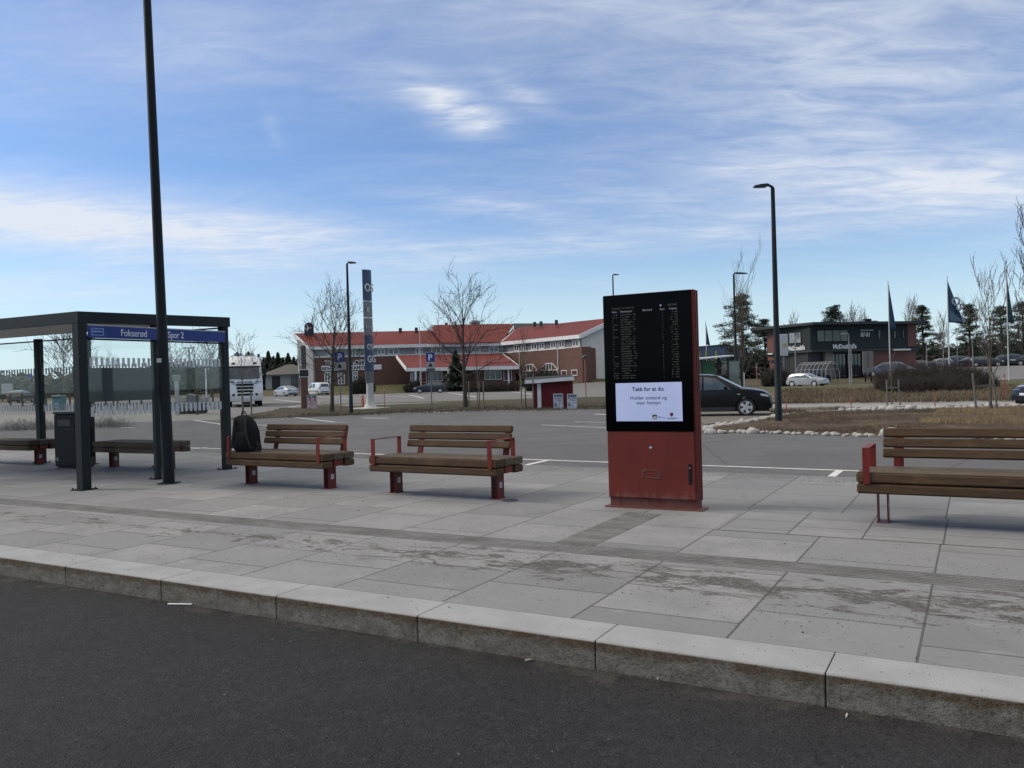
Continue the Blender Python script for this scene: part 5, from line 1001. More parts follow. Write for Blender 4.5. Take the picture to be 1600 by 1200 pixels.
def wall(parent, name, P, Q, z0, z1, mt, th=.3, out=0.):
    d = (Q-P).normalized(); n = Vector((d.y, -d.x)); m = MB(); a, b = P+n*out, Q+n*out; c, e = Q-n*th, P-n*th
    m.prism([(a.x, a.y, z0), (b.x, b.y, z0), (c.x, c.y, z0), (e.x, e.y, z0)], (0, 0, z1-z0)); return m.build(name, mt, parent)
def window(parent, P, Q, px0, px1, z0, z1, npane=2, rows=1, out=.02, fr=.10, fm=None, gm=None):
    A, B = onwall(px0, P, Q), onwall(px1, P, Q); return window_m(parent, P, Q, A, B, z0, z1, npane, rows, out, fr, fm, gm)
def window_m(parent, P, Q, A, B, z0, z1, npane=2, rows=1, out=.02, fr=.10, fm=None, gm=None):
    d = (Q-P).normalized(); n = Vector((d.y, -d.x)); L = (B-A).length; X = Matrix(((d.x, n.x, 0, A.x), (d.y, n.y, 0, A.y), (0, 0, 1, 0), (0, 0, 0, 1)))
    m = MB(); m.box(0, L, out, out+.06, z0, z0+fr, X=X); m.box(0, L, out, out+.06, z1-fr, z1, X=X)
    for i in range(npane+1): c = fr/2+(L-fr)*i/npane; m.box(c-fr/2, c+fr/2, out, out+.062, z0+fr, z1-fr, X=X)
    for i in range(1, rows): c = z0+(z1-z0)*i/rows; m.box(fr, L-fr, out, out+.058, c-fr*.35, c+fr*.35, X=X)
    f = m.build('window', fm or M_frame, parent); m = MB(); m.box(fr*.5, L-fr*.5, out-.01, out+.03, z0+fr*.5, z1-fr*.5, X=X); m.build('pane', gm or M_win, f); return f
def v2(px, Y): return PY(px, 600, Y).xy
def slab(parent, name, pts, mt, th=.12):
    m = MB(); m.prism([(p[0], p[1], p[2]-th) for p in pts], (0, 0, th)); return m.build(name, mt, parent)
def hotel():
    A = v2(489, 130); B = v2(466, 137); Cc = v2(786, 134); E = v2(908, 117.5); F = v2(1010, 127)
    bx = A.x; t = thing('hotel', 'long two-storey brick and grey hotel with red metal roofs', 'hotel', (0, 0, 0))
    zb = -.3
    wall(t, 'brick_wall', A, Cc, zb, 5.78, M_brick, .3); wall(t, 'cladding_wall', A, Cc, 5.78, 7.05, M_clad, .3, -.02); wall(t, 'white_band', A, Cc, 5.72, 5.92, M_white, .1, .06)
    wall(t, 'brick_wall', Cc, E, zb, 5.78, M_brick, .3); wall(t, 'cladding_wall', Cc, E, 5.78, 7.05, clad_mat('grey_wing_boards', (.20, .20, .20), .18, 2, .75), .3, -.02); wall(t, 'white_band', Cc, E, 5.72, 5.90, M_white, .1, .06)
    g0 = v2(479.5, 133); wall(t, 'grey_stair_wall', v2(480, 131.5), v2(491, 129.8), zb, 7.1, M_clad, .2, .10)
    # left gable: wall with sloped top, from B (high) to A (low)
    m = MB(); n = Vector(((A-B).y, -(A-B).x)).normalized()
    a, b = B, A; m.prism([(a.x, a.y, zb), (b.x, b.y, zb), (b.x, b.y, 7.1), (a.x, a.y, 9.7)], (-n.x*.25, -n.y*.25, 0)); m.build('gable_wall', M_clad, t)
    bd = (A-B); P1, P2 = B+bd*.18-n*-.02, B+bd*.55; window_m(t, B, A, B+bd*.15, B+bd*.52, 1.2, 7.2, 1, 4, .02, .1, mat('dark_frame', (.05, .05, .05), .5)); window_m(t, B, A, B+bd*.65, B+bd*.9, 1.2, 3.6, 1, 3)
    # right gable
    R = (F-E); mid = E+R*.5; k = Vector((R.y, -R.x)).normalized(); m = MB(); m.prism([(E.x, E.y, zb), (F.x, F.y, zb), (F.x, F.y, 7.1), (mid.x, mid.y, 9.9), (E.x, E.y, 7.1)], (-k.x*.25, -k.y*.25, 0)); m.build('gable_wall', M_clad2, t)
    bq = E+R*.18; wall(t, 'brick_annex', v2(888, 119.6), v2(914, 115.9), zb, 5.75, M_brick, 1.2, .35); wall(t, 'brick_annex', v2(912, 116.3), v2(929, 118.2), zb, 5.6, M_brick, .6, .35)
    # roofs
    up = Vector((-(Cc-A).y, (Cc-A).x)).normalized(); E0 = A-up*.5+(A-Cc).normalized()*.3; C0 = Cc-up*.5
    rb = B+up*.2+(A-Cc).normalized()*.5; rc = Cc+up*6.6
    p672 = A+(Cc-A)*(.62)
    q1 = rb+(rc-rb)*.64
    slab(t, 'roof', [(E0.x, E0.y, 7.5), (C0.x, C0.y, 7.5), (rc.x, rc.y, 10.1), (rb.x, rb.y, 10.1)], M_roof)
    # raised middle ridge
    r1 = v2(676, 138.5); r2 = v2(806, 141); e1 = v2(668, 135); e2 = v2(786, 133.3); m = MB()
    slab(t, 'raised_roof', [(v2(690, 131.6).x, v2(690, 131.6).y, 7.56), (e2.x, e2.y, 7.56), (r2.x, r2.y, 10.95), (r1.x, r1.y, 10.95)], M_roof, .1)
    m = MB(); a = v2(669, 138); b = v2(685, 137.6); m.prism([(a.x, a.y, 10.0), (b.x, b.y, 10.0), (r1.x+.25, r1.y-.7, 11.0)], (0, .3, 0)); m.build('dormer_gable', M_white, t)
    # right wing roof
    kd = Vector((-(E-Cc).y, (E-Cc).x)).normalized(); Ee = E+(E-Cc).normalized()*.6-kd*.5; Ce = Cc-kd*.5-(E-Cc).normalized()*.5; mr = mid+(E-Cc).normalized()*.7; cr = v2(806, 141)
    slab(t, 'roof', [(Ce.x, Ce.y, 7.52), (Ee.x, Ee.y, 7.52), (mr.x, mr.y, 10.15), (cr.x, cr.y, 10.2)], M_roof)
    Fe = F+(F-E).normalized()*.5+(E-Cc).normalized()*.6; slab(t, 'roof', [(mr.x, mr.y, 10.15), (Fe.x, Fe.y, 7.5), (Fe.x-6, Fe.y+14, 7.5), (cr.x, cr.y, 10.2)], M_roof)
    # fascias
    def fascia(P, Q, z0, z1, z0b=None, z1b=None, out=.08):
        z0b = z0 if z0b is None else z0b; z1b = z1 if z1b is None else z1b; d = (Q-P).normalized(); n = Vector((d.y, -d.x))*out; m = MB()
        m.loft([[(P.x, P.y, z0), (P.x+n.x, P.y+n.y, z0), (P.x+n.x, P.y+n.y, z1), (P.x, P.y, z1)], [(Q.x, Q.y, z0b), (Q.x+n.x, Q.y+n.y, z0b), (Q.x+n.x, Q.y+n.y, z1b), (Q.x, Q.y, z1b)]]); m.build('fascia', M_white, t)
    fascia(E0, C0, 6.98, 7.50); fascia(Ce, Ee, 6.98, 7.52); fascia(rb, E0, 9.7, 10.15, 7.05, 7.55, .12); fascia(Ee, mr, 6.95, 7.56, 9.55, 10.2, .12); fascia(mr, Fe, 9.55, 10.2, 6.95, 7.56, .12)
    m = MB(); m.tube([(e2.x, e2.y, 7.62), (v2(806, 139).x, v2(806, 139).y, 9.6), (r2.x-.7, r2.y, 11.0)], .10, 6); m.build('valley_flashing', M_white, t)
    # upper windows
    for a, b in ((513, 522), (547, 557), (591, 603), (607, 625), (650, 662), (675, 691), (737, 752), (765, 781)): window(t, A, Cc, a, b, 5.95, 6.95, 2, out=.03, fr=.16)
    for a, b in ((805, 813), (816, 823.5), (832, 841), (844, 852.5), (862, 871), (875, 884), (896, 906)): window(t, Cc, E, a, b, 5.92, 6.9, 2, out=.03, fr=.16)
    for a, b in ((507, 517), (528, 539), (551, 559.5)): window(t, A, Cc, a, b, 1.45, 3.45, 2, 3, out=.03, fr=.13)
    for a, b in ((817, 840), (845, 872)):
        window(t, Cc, E, a, b, 1.55, 2.75, 4, 2, out=.03, fr=.13); c = (a+b)/2; f = window(t, Cc, E, c-4.5, c+4.5, 2.75, 3.75, 2, 1, out=.03, fr=.13)
        m = MB(); p, q, r_, s_ = onwall(a, Cc, E), onwall(c-4.6, Cc, E), onwall(b, Cc, E), onwall(c+4.6, Cc, E); nn = Vector(((E-Cc).y, -(E-Cc).x)).normalized()*.06
        for u, w_ in ((p, q), (r_, s_)): m.tube([(u.x+nn.x, u.y+nn.y, 2.78), (w_.x+nn.x, w_.y+nn.y, 3.75)], .06, 4)
        m.build('frame_diagonals', M_frame, f)
    for a, b in ((881, 890), (897, 906.5)): window(t, v2(888, 119.6)+(v2(888, 119.6)-v2(914, 115.9))*.6, v2(914, 115.9), a, b, 1.75, 2.6, 1, 1, out=.4, fr=.12, gm=mat('maroon_blind', (.07, .02, .022), .5))
    for px in (872.5, 812.5): p = onwall(px, Cc, E); m = MB(); m.tube([(p.x, p.y-.12, -.2), (p.x, p.y-.12, 7.0)], .07, 6); m.build('drainpipe', M_white, t)
    # entrance block with hipped red roof
    a, b, c, d = v2(640, 121.5), v2(806, 120), v2(806, 131), v2(640, 131)
    m = MB(); m.prism([(a.x, a.y, zb), (b.x, b.y, zb), (c.x, c.y, zb), (d.x, d.y, zb)], (0, 0, 3.4)); m.build('entrance_wall', M_brick, t)
    ra, rb_, rc_, rd = v2(636, 120.3), v2(811, 118.8), v2(786, 133), v2(621, 130)
    slab(t, 'entrance_roof', [(ra.x, ra.y, 3.55), (rb_.x, rb_.y, 3.4), (rc_.x, rc_.y, 5.65), (rd.x, rd.y, 5.75)], M_roof, .1)
    fascia(ra, rb_, 3.05, 3.55, 2.9, 3.4, .12); fascia(rd, ra, 5.3, 5.8, 3.1, 3.6, .12); fascia(rb_, rc_, 2.95, 3.45, 5.3, 5.7, .12)
    for px0, px1 in ((642, 652), (669, 692), (700, 720), (757, 784)): window(t, a, b, px0, px1, 1.5, 2.9, 3, 1, out=.05, fr=.09)
    for px0, px1 in ((655, 667), (787, 800)): window(t, a, b, px0, px1, 1.3, 2.95, 1, 1, out=.05, fr=.1, gm=mat('red_panel', (.16, .02, .022), .5))
    for px in (650, 701, 712, 795): p = v2(px, 119.5); m = MB(); m.box(p.x-.12, p.x+.12, p.y-.12, p.y+.12, 0, 3.1); m.build('porch_post', M_white, t)
    # lettering
    n = Vector(((Cc-A).y, -(Cc-A).x)).normalized(); an = math.atan2((Cc-A).y, (Cc-A).x); RW = Matrix.Rotation(an, 4, 'Z')
    def wtext(s, px, z, size, mt, sx=1., o=.12): p = onwall(px, A, Cc)+n*o; return text(s, size, mt, t, Matrix.Translation((p.x, p.y, z)) @ RW @ Matrix.Rotation(R_(90), 4, 'X'), 'sign_letters', .03, bold=.02, sx=sx)
    wtext('HOTELL', 547, 4.45, 1.15, M_frame, .88)
    p0, p1 = onwall(503, A, Cc), onwall(597, A, Cc)
    for a_, b_ in ((503, 531), (547, 597)): wall(t, 'sign_board', onwall(a_, A, Cc), onwall(b_, A, Cc), 3.62, 4.42, M_white, .0, .10)
    wtext('RESTAURANT', 503.6, 3.78, .62, M_black, .70, .115); wtext('KAFETERIA', 548.5, 3.76, .70, M_black, 1.0, .115); wtext('TORP', 508, 4.55, 1.0, M_frame, .75)
    # things on the roof
    p = v2(485, 135.5); X = Matrix.Translation((p.x, p.y, 9.6)); m = MB(); pts = [(-.75, 0, 0), (.75, 0, 0), (.75, 0, 1.35)]+[(.75*math.cos(math.pi*i/10), 0, 1.35+.75*math.sin(math.pi*i/10)) for i in range(1, 10)]+[(-.75, 0, 1.35)]
    m.prism([(x, y, z) for x, y, z in pts], (0, .3, 0), X=X); s_ = m.build('roof_sign', mat('sign_dark_purple', (.02, .012, .04), .5), t)
    m = MB(); Y = -.04
    m.prism([(-.55, Y, 1.18), (.40, Y, 1.28), (.58, Y, 1.22), (.40, Y, 1.14), (-.55, Y, 1.10)], (0, .05, 0), X=X); m.prism([(.10, Y-.01, 1.2), (-.25, Y-.01, 1.75), (-.40, Y-.01, 1.75), (-.16, Y-.01, 1.2), (-.40, Y-.01, .68), (-.25, Y-.01, .68)], (0, .05, 0), X=X); m.prism([(-.4, Y-.02, 1.14), (-.62, Y-.02, 1.42), (-.70, Y-.02, 1.42), (-.58, Y-.02, 1.14), (-.70, Y-.02, .9), (-.62, Y-.02, .9)], (0, .05, 0), X=X); m.build('plane_emblem', M_frame, s_)
    p = v2(744.5, 141); m = MB(); m.lathe([(.65, 10.7), (.65, 11.1), (.95, 11.15), (1.0, 11.35), (.9, 11.6), (.3, 11.75)], 16, X=Matrix.Translation((p.x, p.y, 0))); m.build('roof_ventilator', mat('zinc', (.30, .31, .32), .4, .4), t, 40)
    for px, Y, z in ((628, 138, 10.05), (653, 138, 10.05), (700, 141, 10.9), (838, 134, 10.15), (848, 133, 10.15), (872, 130, 10.1)): p = v2(px, Y); m = MB(); m.rbox(p.x-.25, p.x+.25, p.y-.25, p.y+.25, z-.3, z+.5, .03, ax='z'); m.build('roof_vent', mat('vent_dark', (.05, .05, .052), .6), t)
    a, b = v2(805, 150), v2(870, 140); m = MB(); m.prism([(a.x, a.y, 9.5), (b.x, b.y, 9.5), (b.x, b.y, 10.75), (a.x, a.y, 11.6)], (0, 2, 0)); m.build('rear_roof', mat('rear_roof_grey', (.07, .07, .068), .8), t)
    for px, z in ((562, 3.2), (870, 3.9), (792, 3.3)):
        pass
hotel()

def outbuilding():
    a, b = v2(415, 137), v2(478, 137); zb = H(a.x, 137)-.1; t = thing('outbuilding', 'low pale outbuilding with a grey hipped roof left of the hotel', 'outbuilding')
    c, d = Vector((b.x, b.y+6)), Vector((a.x, a.y+6)); m = MB(); m.prism([(a.x, a.y, zb), (b.x, b.y, zb), (c.x, c.y, zb), (d.x, d.y, zb)], (0, 0, 2.4)); m.build('wall', mat('pale_render', (.34, .335, .31), .8), t)
    m = MB(); z = zb+2.4; e = .7; m.add([(a.x-e, a.y-e, z), (b.x+e, b.y-e, z), (b.x+e, c.y+e, z), (a.x-e, d.y+e, z), (a.x+2.8, a.y+3, z+1.7), (b.x-2.8, a.y+3, z+1.7)], [(0, 1, 5, 4), (1, 2, 5), (2, 3, 4, 5), (3, 0, 4), (3, 2, 1, 0)]); m.build('roof', mat('outbuilding_roof', (.10, .097, .09), .8), t)
    m = MB(); p = v2(425, 137); q = v2(438, 137); m.box(p.x, q.x, 136.95, 137.02, zb, zb+2.15); m.build('garage_door', mat('garage_dark', (.02, .019, .018), .7), t)
    window(t, a, b, 455, 468, zb+.3, zb+2.1, 3, 1, .02, .08, mat('dark_frame2', (.06, .06, .06), .5))
outbuilding()

def restaurant():
    t = thing('restaurant', 'dark flat-roofed fast food restaurant with white wall lettering', 'restaurant')
    Lf, K, Rt = v2(1200, 108.5), v2(1268, 100), v2(1433, 104); zb = .2; zt = 7.0
    M_dk = clad_mat('anthracite_cladding', (.028, .036, .036), .28, 2, .75); M_rb = mat('rust_red_panels', (.15, .052, .033), .6, 0, (.115, .042, .028), 1.2)
    wall(t, 'upper_wall', Lf, K, 3.95, zt, M_dk, 4); wall(t, 'upper_wall', K, Rt, 3.95, zt, M_dk, 4)
    wall(t, 'lower_wall', Lf+Vector((.4, .5)), K+Vector((-.1, .6)), zb, 3.95, mat('lower_dark', (.03, .028, .027), .5), 3); wall(t, 'lower_wall', K+Vector((0, .6)), Rt+Vector((-.2, .8)), zb, 3.95, MT['lower_dark'], 3)
    def pan(P, Q, a, b, z0, z1, mt, nm, out=.05): wall(t, nm, onwall(a, P, Q), onwall(b, P, Q), z0, z1, mt, .0, out)
    pan(Lf, K, 1200.5, 1211.5, 3.0, zt-.05, M_rb, 'red_panel'); pan(K, Rt, 1419, 1432.6, 4.2, zt-.02, M_rb, 'red_panel')
    pan(K, Rt, 1352, 1432, .5, 3.9, M_rb, 'red_panel', -.45); pan(Lf, K, 1203, 1216, .5, 2.6, M_rb, 'red_panel', -.35); pan(K, Rt, 1290, 1302, .5, 3.8, mat('beige_panel', (.2, .17, .13), .7), 'beige_panel', -.45)
    # roof plate
    o = Vector((-1.9, .8)); m = MB(); a, b, c = Lf+o, K+Vector((0, -.9)), Rt+Vector((.7, -.8)); d, e = Rt+Vector((2, 14)), Lf+Vector((2, 12))
    m.prism([(p.x, p.y, zt) for p in (a, b, c, d, e)], (0, 0, .32)); m.build('roof', mat('roof_edge_dark', (.022, .03, .03), .6), t)
    m = MB(); a2, b2, c2 = Lf+Vector((-.4, -.3)), K+Vector((0, -.5)), Rt+Vector((.2, -.3)); m.prism([(p.x, p.y, 3.74) for p in (a2, b2, c2, Rt+Vector((0, .5)), K+Vector((0, .5)), Lf+Vector((0, .5)))], (0, 0, .24)); m.build('canopy', MT['roof_edge_dark'], t)
    for A_, B_, z in ((1392, 1419, 3.74), (1206, 1213, 3.76)): P, Q = (K, Rt) if A_ > 1300 else (Lf, K); pan(P, Q, A_, B_, z-.02, z+.16, M_white, 'white_canopy_edge', .55)  # white-painted soffit strips along the canopy
    window(t, Lf, K, 1234.5, 1253.5, 4.95, 6.35, 2, 1, .02, .06, M_black, mat('bright_glass', (.10, .12, .13), .03, 0, (.35, .38, .40), .6)); window(t, K, Rt, 1277, 1326, 4.95, 6.4, 4, 1, .02, .07, M_black, mat('mid_glass', (.03, .035, .036), .03, 0, (.10, .11, .11), .5))
    for a, b in ((1373, 1377), (1397, 1401), (1411, 1414)): window(t, K, Rt, a, b, 5.2, 6.3, 1, 1, .02, .05, M_black, MT['mid_glass'])
    for a, b, z1 in ((1216, 1228, 3.6), (1230, 1262, 3.5)): window(t, Lf, K, a, b, .6, z1, 3, 1, -.35, .07, M_black)
    for a, b in ((1303, 1325), (1327, 1349)): window(t, K, Rt, a, b, .6, 3.5, 4, 2, -.4, .07, M_black)
    window(t, K, Rt, 1412, 1426, 1.0, 3.1, 3, 2, -.35, .07, M_frame)
    def wt(s, P, Q, px, z, size, sx=1., bold=.02, mt=None):
        n = Vector(((Q-P).y, -(Q-P).x)).normalized(); an = math.atan2((Q-P).y, (Q-P).x); p = onwall(px, P, Q)+n*.08
        text(s, size, mt or M_frame, t, Matrix.Translation((p.x, p.y, z)) @ Matrix.Rotation(an, 4, 'Z') @ Matrix.Rotation(R_(90), 4, 'X'), 'wall_letters', .03, bold=bold, sx=sx)
    wt("McDonald's", K, Rt, 1301.5, 4.10, .74, .95, .05); wt("McDonald's", Lf, K, 1234, 4.10, .74, .92, .05)
    wt('ÅPENT ALLE DAGER', K, Rt, 1345, 6.2, .24, .86, .01); wt('07-01', K, Rt, 1345.5, 5.50, .72, .82, .02)
    for px, w_, h_, mt in ((1348, 1.0, .55, mat('duct_pale', (.3, .3, .3), .5)), (1357, .9, .75, M_black), (1364, 1.3, .5, MT['duct_pale']), (1372, .8, .35, MT['duct_pale'])): p = v2(px, 108); m = MB(); m.rbox(p.x-w_/2, p.x+w_/2, p.y-.4, p.y+.4, zt+.3, zt+.3+h_, .04, ax='z'); m.build('roof_duct', mt, t)
restaurant()
def golden(par, X, s, mt):
    m = MB()
    for sx in (-1, 1):
        P = []; 
        for i in range(13): a = math.pi*i/12; P.append((sx*.25+.25*math.cos(a), 0, math.sin(a)*.85))
        m.tube([(x*s, y, z*s) for x, y, z in P], .055*s, 6, X=X)
    return m.build('arch_logo', mt, par, 60)
p = PY(1225.5, 600, 88); t = thing('sign_pylon', 'white square pylon sign with a small yellow letter M beside the restaurant', 'sign', (p.x, 88, .3))
m = MB(); m.rbox(-.46, .46, -.1, .1, 2.85, 5.15, .03); pl = m.build('sign_panel', mat('pylon_white', (.50, .51, .51), .5), t); m = MB(); m.box(-.07, .07, -.06, .06, 0, 2.85); m.build('post', mat('post_grey', (.2, .2, .2), .5), t)
golden(pl, Matrix.Translation((.1, -.12, 3.75)), .5, mat('arch_yellow', (.55, .36, .04), .5))
def play():
    p = PY(1278, 600, 86); t = thing('glass_tunnel', 'arched glazed play tunnel in front of the restaurant', 'play tunnel', (p.x, 86, .25), R_(-58)); L = 3.6; m = MB(); g = MB()
    prof = lambda x: [(x, 1.15*math.cos(math.pi*i/12), .6+1.5*math.sin(math.pi*i/12)) if 0 < i < 12 else (x, 1.15*math.cos(math.pi*i/12), 0) for i in range(13)]
    for k in range(8): m.tube([Vector(q) for q in prof(-L/2+L*k/7)], .035, 5)
    for i in (2, 4, 6, 8, 10): a, b = prof(-L/2)[i], prof(L/2)[i]; m.tube([a, b], .025, 4)
    m.build('rib_frame', mat('rib_grey', (.30, .31, .33), .4), t)
    v = prof(-L/2)+prof(L/2); g.add(v, [(i, i+1, 14+i, 13+i) for i in range(12)]); g.build('glazing', glass_mat('tunnel_glass', (.85, .87, .90)), t)
    m = MB(); m.rbox(-.6, .1, -.3, .4, 0, 1.0, .1); m.rbox(.9, 1.5, -.4, .2, 0, .8, .1); m.build('play_furniture', M_black, t)
play()
p = PY(1357, 600, 80); t = thing('menu_boards', 'pair of tall grey backs of drive-through boards before the restaurant', 'sign', (p.x, 80, .25), R_(-8))
for i, sx in enumerate((-.27, .27)): m = MB(); m.rbox(sx-.22, sx+.22, -.08, .08, .9, 2.95, .02); m.build('board_back', mat('board_grey', (.16, .15, .135), .6), t); m = MB(); m.box(sx-.06, sx+.06, -.05, .05, 0, .9); m.build('post', M_black, t)
p = PY(1128, 600, 250); t = thing('industrial_hall', 'low blue-grey industrial hall far away beyond the black car', 'hall', (p.x, 250, .5))
m = MB(); m.prism([(-9, 0, -1), (8, 0, -1), (8, 0, 8.0), (1.5, 0, 9.6), (-9, 0, 9.0)], (0, 20, 0)); m.build('wall', mat('hall_blue', (.085, .105, .175), .6, 0, (.07, .09, .15), .3), t)
m = MB(); m.prism([(-9.2, -.3, 9.0), (1.5, -.3, 9.6), (8.2, -.3, 8.0), (8.2, -.3, 8.2), (1.5, -.3, 9.85), (-9.2, -.3, 9.25)], (0, 20.6, 0)); m.build('roof', mat('hall_roof', (.12, .13, .15), .6), t)
for x in (-6, -2, 4): m = MB(); m.box(x-.4, x+.4, -.05, .0, 4.6, 6.6); m.build('window', M_win, t)

# ================= SMALL THINGS IN THE MIDDLE DISTANCE =================
def hut():
    p = gp(864, 638.5); t = thing('wooden_hut', 'small red wooden hut with white roof boards and one white corner board', 'hut', p, R_(-2)); w, d, h = .98, 1.0, 1.32
    m = MB(); m.prism([(-w, -d*.6, 0), (w, -d*.6, 0), (w, d, 0), (-w, d, 0)], (0, 0, h)); m.build('wall', clad_mat('red_vertical_boards', (.125, .014, .016), .11, 0, .5), t)
    m = MB(); m.prism([(-w-.32, -d*.6-.22, h-.02), (w+.04, -d*.6-.22, h+.04), (w+.04, d+.2, h+.22), (-w-.32, d+.2, h+.16)], (0, 0, .10)); m.build('roof', mat('roof_felt', (.025, .023, .02), .9), t)
    m = MB(); m.prism([(-w-.34, -d*.6-.26, h-.06), (-w+.35, -d*.6-.26, h-.04), (w+.06, -d*.6-.26, h+.05), (w+.06, -d*.6-.26, h+.22), (-w+.35, -d*.6-.26, h+.13), (-w-.34, -d*.6-.26, h+.11)], (0, .035, 0)); m.build('roof_board', M_white, t)
    m = MB(); m.box(-w+.24, -w+.42, -d*.6-.03, -d*.6-.001, .06, h-.06); m.build('corner_board', M_white, t)
hut()
def poster_mat(name, a, b, sc):
    g = G(name); return g.done(g.mix(g.ramp(g.noise(sc, 8, .7, 1.), .46, .54), a, b), .6)
M_post1 = poster_mat('poster_print_grey', (.42, .44, .50), (.12, .13, .16), 7); M_post2 = poster_mat('poster_print_red', (.55, .50, .50), (.33, .05, .06), 6)
def board(label, loc, w, h, rz, mt, cat='poster board', group=None, lean=8):
    t = thing('poster_board', label, cat, loc, R_(rz), group); X = Matrix.Rotation(R_(-lean), 4, 'X')
    m = MB(); m.rbox(-w/2, w/2, 0, .03, .04, h, .006, X=X); m.build('frame', mat('poster_frame', (.35, .36, .38), .5), t); m = MB(); m.box(-w/2+.03, w/2-.03, -.004, -.001, .10, h-.18, X=X); m.build('print', mt, t)
    m = MB(); m.box(-w/2+.03, w/2-.03, -.004, -.001, h-.16, h-.04, X=X); m.build('heading', mat('poster_heading', (.10, .11, .15), .6), t)
    m = MB(); 
    for sx in (-1, 1): m.tube([(sx*(w/2-.03), .02, 0), (sx*(w/2-.03), .02+.12, h*.8)] if False else [(sx*(w/2-.03), .35, 0), (sx*(w/2-.03), .14, h*.8)], .012, 5)
    m.build('rear_legs', mat('poster_frame', (.35, .36, .38), .5), t)
p = gp(872, 640); board('grey poster board leaning on the front of the red hut', (p.x, p.y-.5, -.02), .46, .76, 0, M_post1)
p = gp(893.5, 640); board('grey poster board on the grass right of the red hut', (p.x, p.y-.3, -.02), .46, .74, -6, M_post1)
p = gp(483.5, 642); board('white and red poster board nearest the brown pillar', (p.x, p.y, .04), .27, .86, 0, M_post2, lean=2)
p = gp(491.5, 642.5); board('white and red poster board farther from the brown pillar', (p.x, p.y, .04), .27, .86, 4, M_post2, lean=2)
def pillar():
    p = gp(476.5, 642); t = thing('advert_pillar', 'square pillar, reddish brown below and dark grey above, beside two posters', 'pillar', (p.x, p.y, 0), R_(20))
    m = MB(); m.rbox(-.20, .20, -.16, .16, 0, 1.95, .01, ax='z'); m.build('lower_shaft', mat('pillar_brown', (.13, .065, .045), .7, 0, (.10, .05, .038), 3), t)
    m = MB(); m.rbox(-.24, .24, -.18, .18, 1.95, 2.35, .01, ax='z'); m.build('lantern', mat('pillar_dark', (.02, .02, .022), .4), t)
    m = MB(); m.rbox(-.14, .14, -.14, .14, 2.35, 3.75, .01, ax='z'); m.build('upper_shaft', mat('pillar_grey', (.09, .09, .085), .6), t)
    m = MB(); m.box(-.25, .25, -.19, .19, 2.34, 2.38); m.box(-.25, .25, -.19, .19, 1.92, 1.955); m.build('trim', M_white, t)
pillar()
def tower():
    p = gp(579, 641); t = thing('sign_tower', 'tall slim sign tower of blue and grey sections on a flared white foot', 'sign', (p.x, p.y, -.02), R_(52))
    def sec(z0, z1, mt, nm, w0=.32, w1=.32):
        m = MB(); rings = []
        for z, w in ((z0, w0), (z1, w1)): rings.append([(w*math.cos(a), .13*math.sin(a), z) for a in [2*math.pi*i/20 for i in range(20)]])
        m.loft(rings); return m.build(nm, mt, t, 50)
    B_ = mat('tower_navy', (.045, .062, .12), .35); Gy = mat('tower_grey', (.20, .205, .21), .4); Bl = mat('tower_edge_blue', (.03, .05, .22), .4)
    s1 = sec(6.05, 7.75, B_, 'sign_section'); s2 = sec(5.13, 6.01, Gy, 'sign_section'); s3 = sec(4.18, 5.09, Gy, 'sign_section'); s4 = sec(2.18, 4.14, B_, 'sign_section'); sec(1.5, 2.15, mat('tower_base_grey', (.13, .135, .14), .5), 'neck_section', .27, .30)
    m = MB(); m.loft([[(r*1.15*math.cos(2*math.pi*i/16), r*math.sin(2*math.pi*i/16), z) for i in range(16)] for r, z in ((.42, .12), (.30, .2), (.21, .42), (.185, .8), (.18, 1.5))]); m.build('flared_foot', mat('tower_foot', (.46, .46, .44), .6), t, 50)
    m = MB(); m.lathe([(1.25, .0), (1.25, .10), (1.1, .14)], 28); m.build('concrete_ring', M_concrete, t, 40)
    def tx(s, x, z, size, mt, par): text(s, size, mt, par, face_y(x, -.135, z), 'sign_letters', .01, bold=.02, sx=.8)
    tx('OS', -.29, 6.55, .62, M_frame, s1); tx('E', -.16, 5.4, .38, M_frame, s2); tx('NNE', -.26, 4.5, .24, mat('tower_letter_grey', (.4, .41, .42), .5), s3); tx('OS', -.24, 3.35, .44, M_frame, s4); tx('GG', -.24, 2.65, .52, M_frame, s4)
tower()
M_galv = mat('galvanised_post', (.16, .16, .16), .5, .3)
def psign(label, px, py, top, w, h2, sub, rz=0):
    p = gp(px, py); t = thing('parking_sign', label, 'road sign', p, R_(rz)); m = MB(); m.tube([(0, 0, 0), (0, 0, top)], .03, 8); m.build('post', M_galv, t)
    m = MB(); m.rbox(-w/2, w/2, -.05, -.035, top-h2, top, .004); b = m.build('blue_panel', M_blue, t); text('P', h2*.95, M_text, b, face_y(-.12, -.052, top-h2*.84), 'sign_letters', .002, bold=.03)
    m = MB(); m.rbox(-w/2*sub[0], w/2*sub[0], -.05, -.036, top-h2-.02-sub[1], top-h2-.02, .004); s_ = m.build('sub_panel', mat('sub_panel_grey', (.33, .33, .32), .5), t)
    m = MB(); z = top-h2-.02-sub[1]*.75; m.prism([(-.11, -.053, z), (.11, -.053, z), (.02, -.053, z+sub[1]*.55), (-.04, -.053, z+sub[1]*.5)], (0, .002, 0)); m.build('sub_symbol', M_black, s_)
    m = MB(); m.box(-w/2*sub[0], w/2*sub[0], -.05, -.036, top-h2-.06-sub[1]-.10, top-h2-.04-sub[1]); m.build('lower_panel', mat('lower_panel_dark', (.05, .05, .05), .5), t)
psign('blue parking sign with small triangle plate left of the middle bare tree', 675, 642, 2.95, .45, .45, (1., .30)); psign('blue parking sign partly behind the left bare tree', 533, 645, 3.15, .52, .50, (1.25, .40), 8)
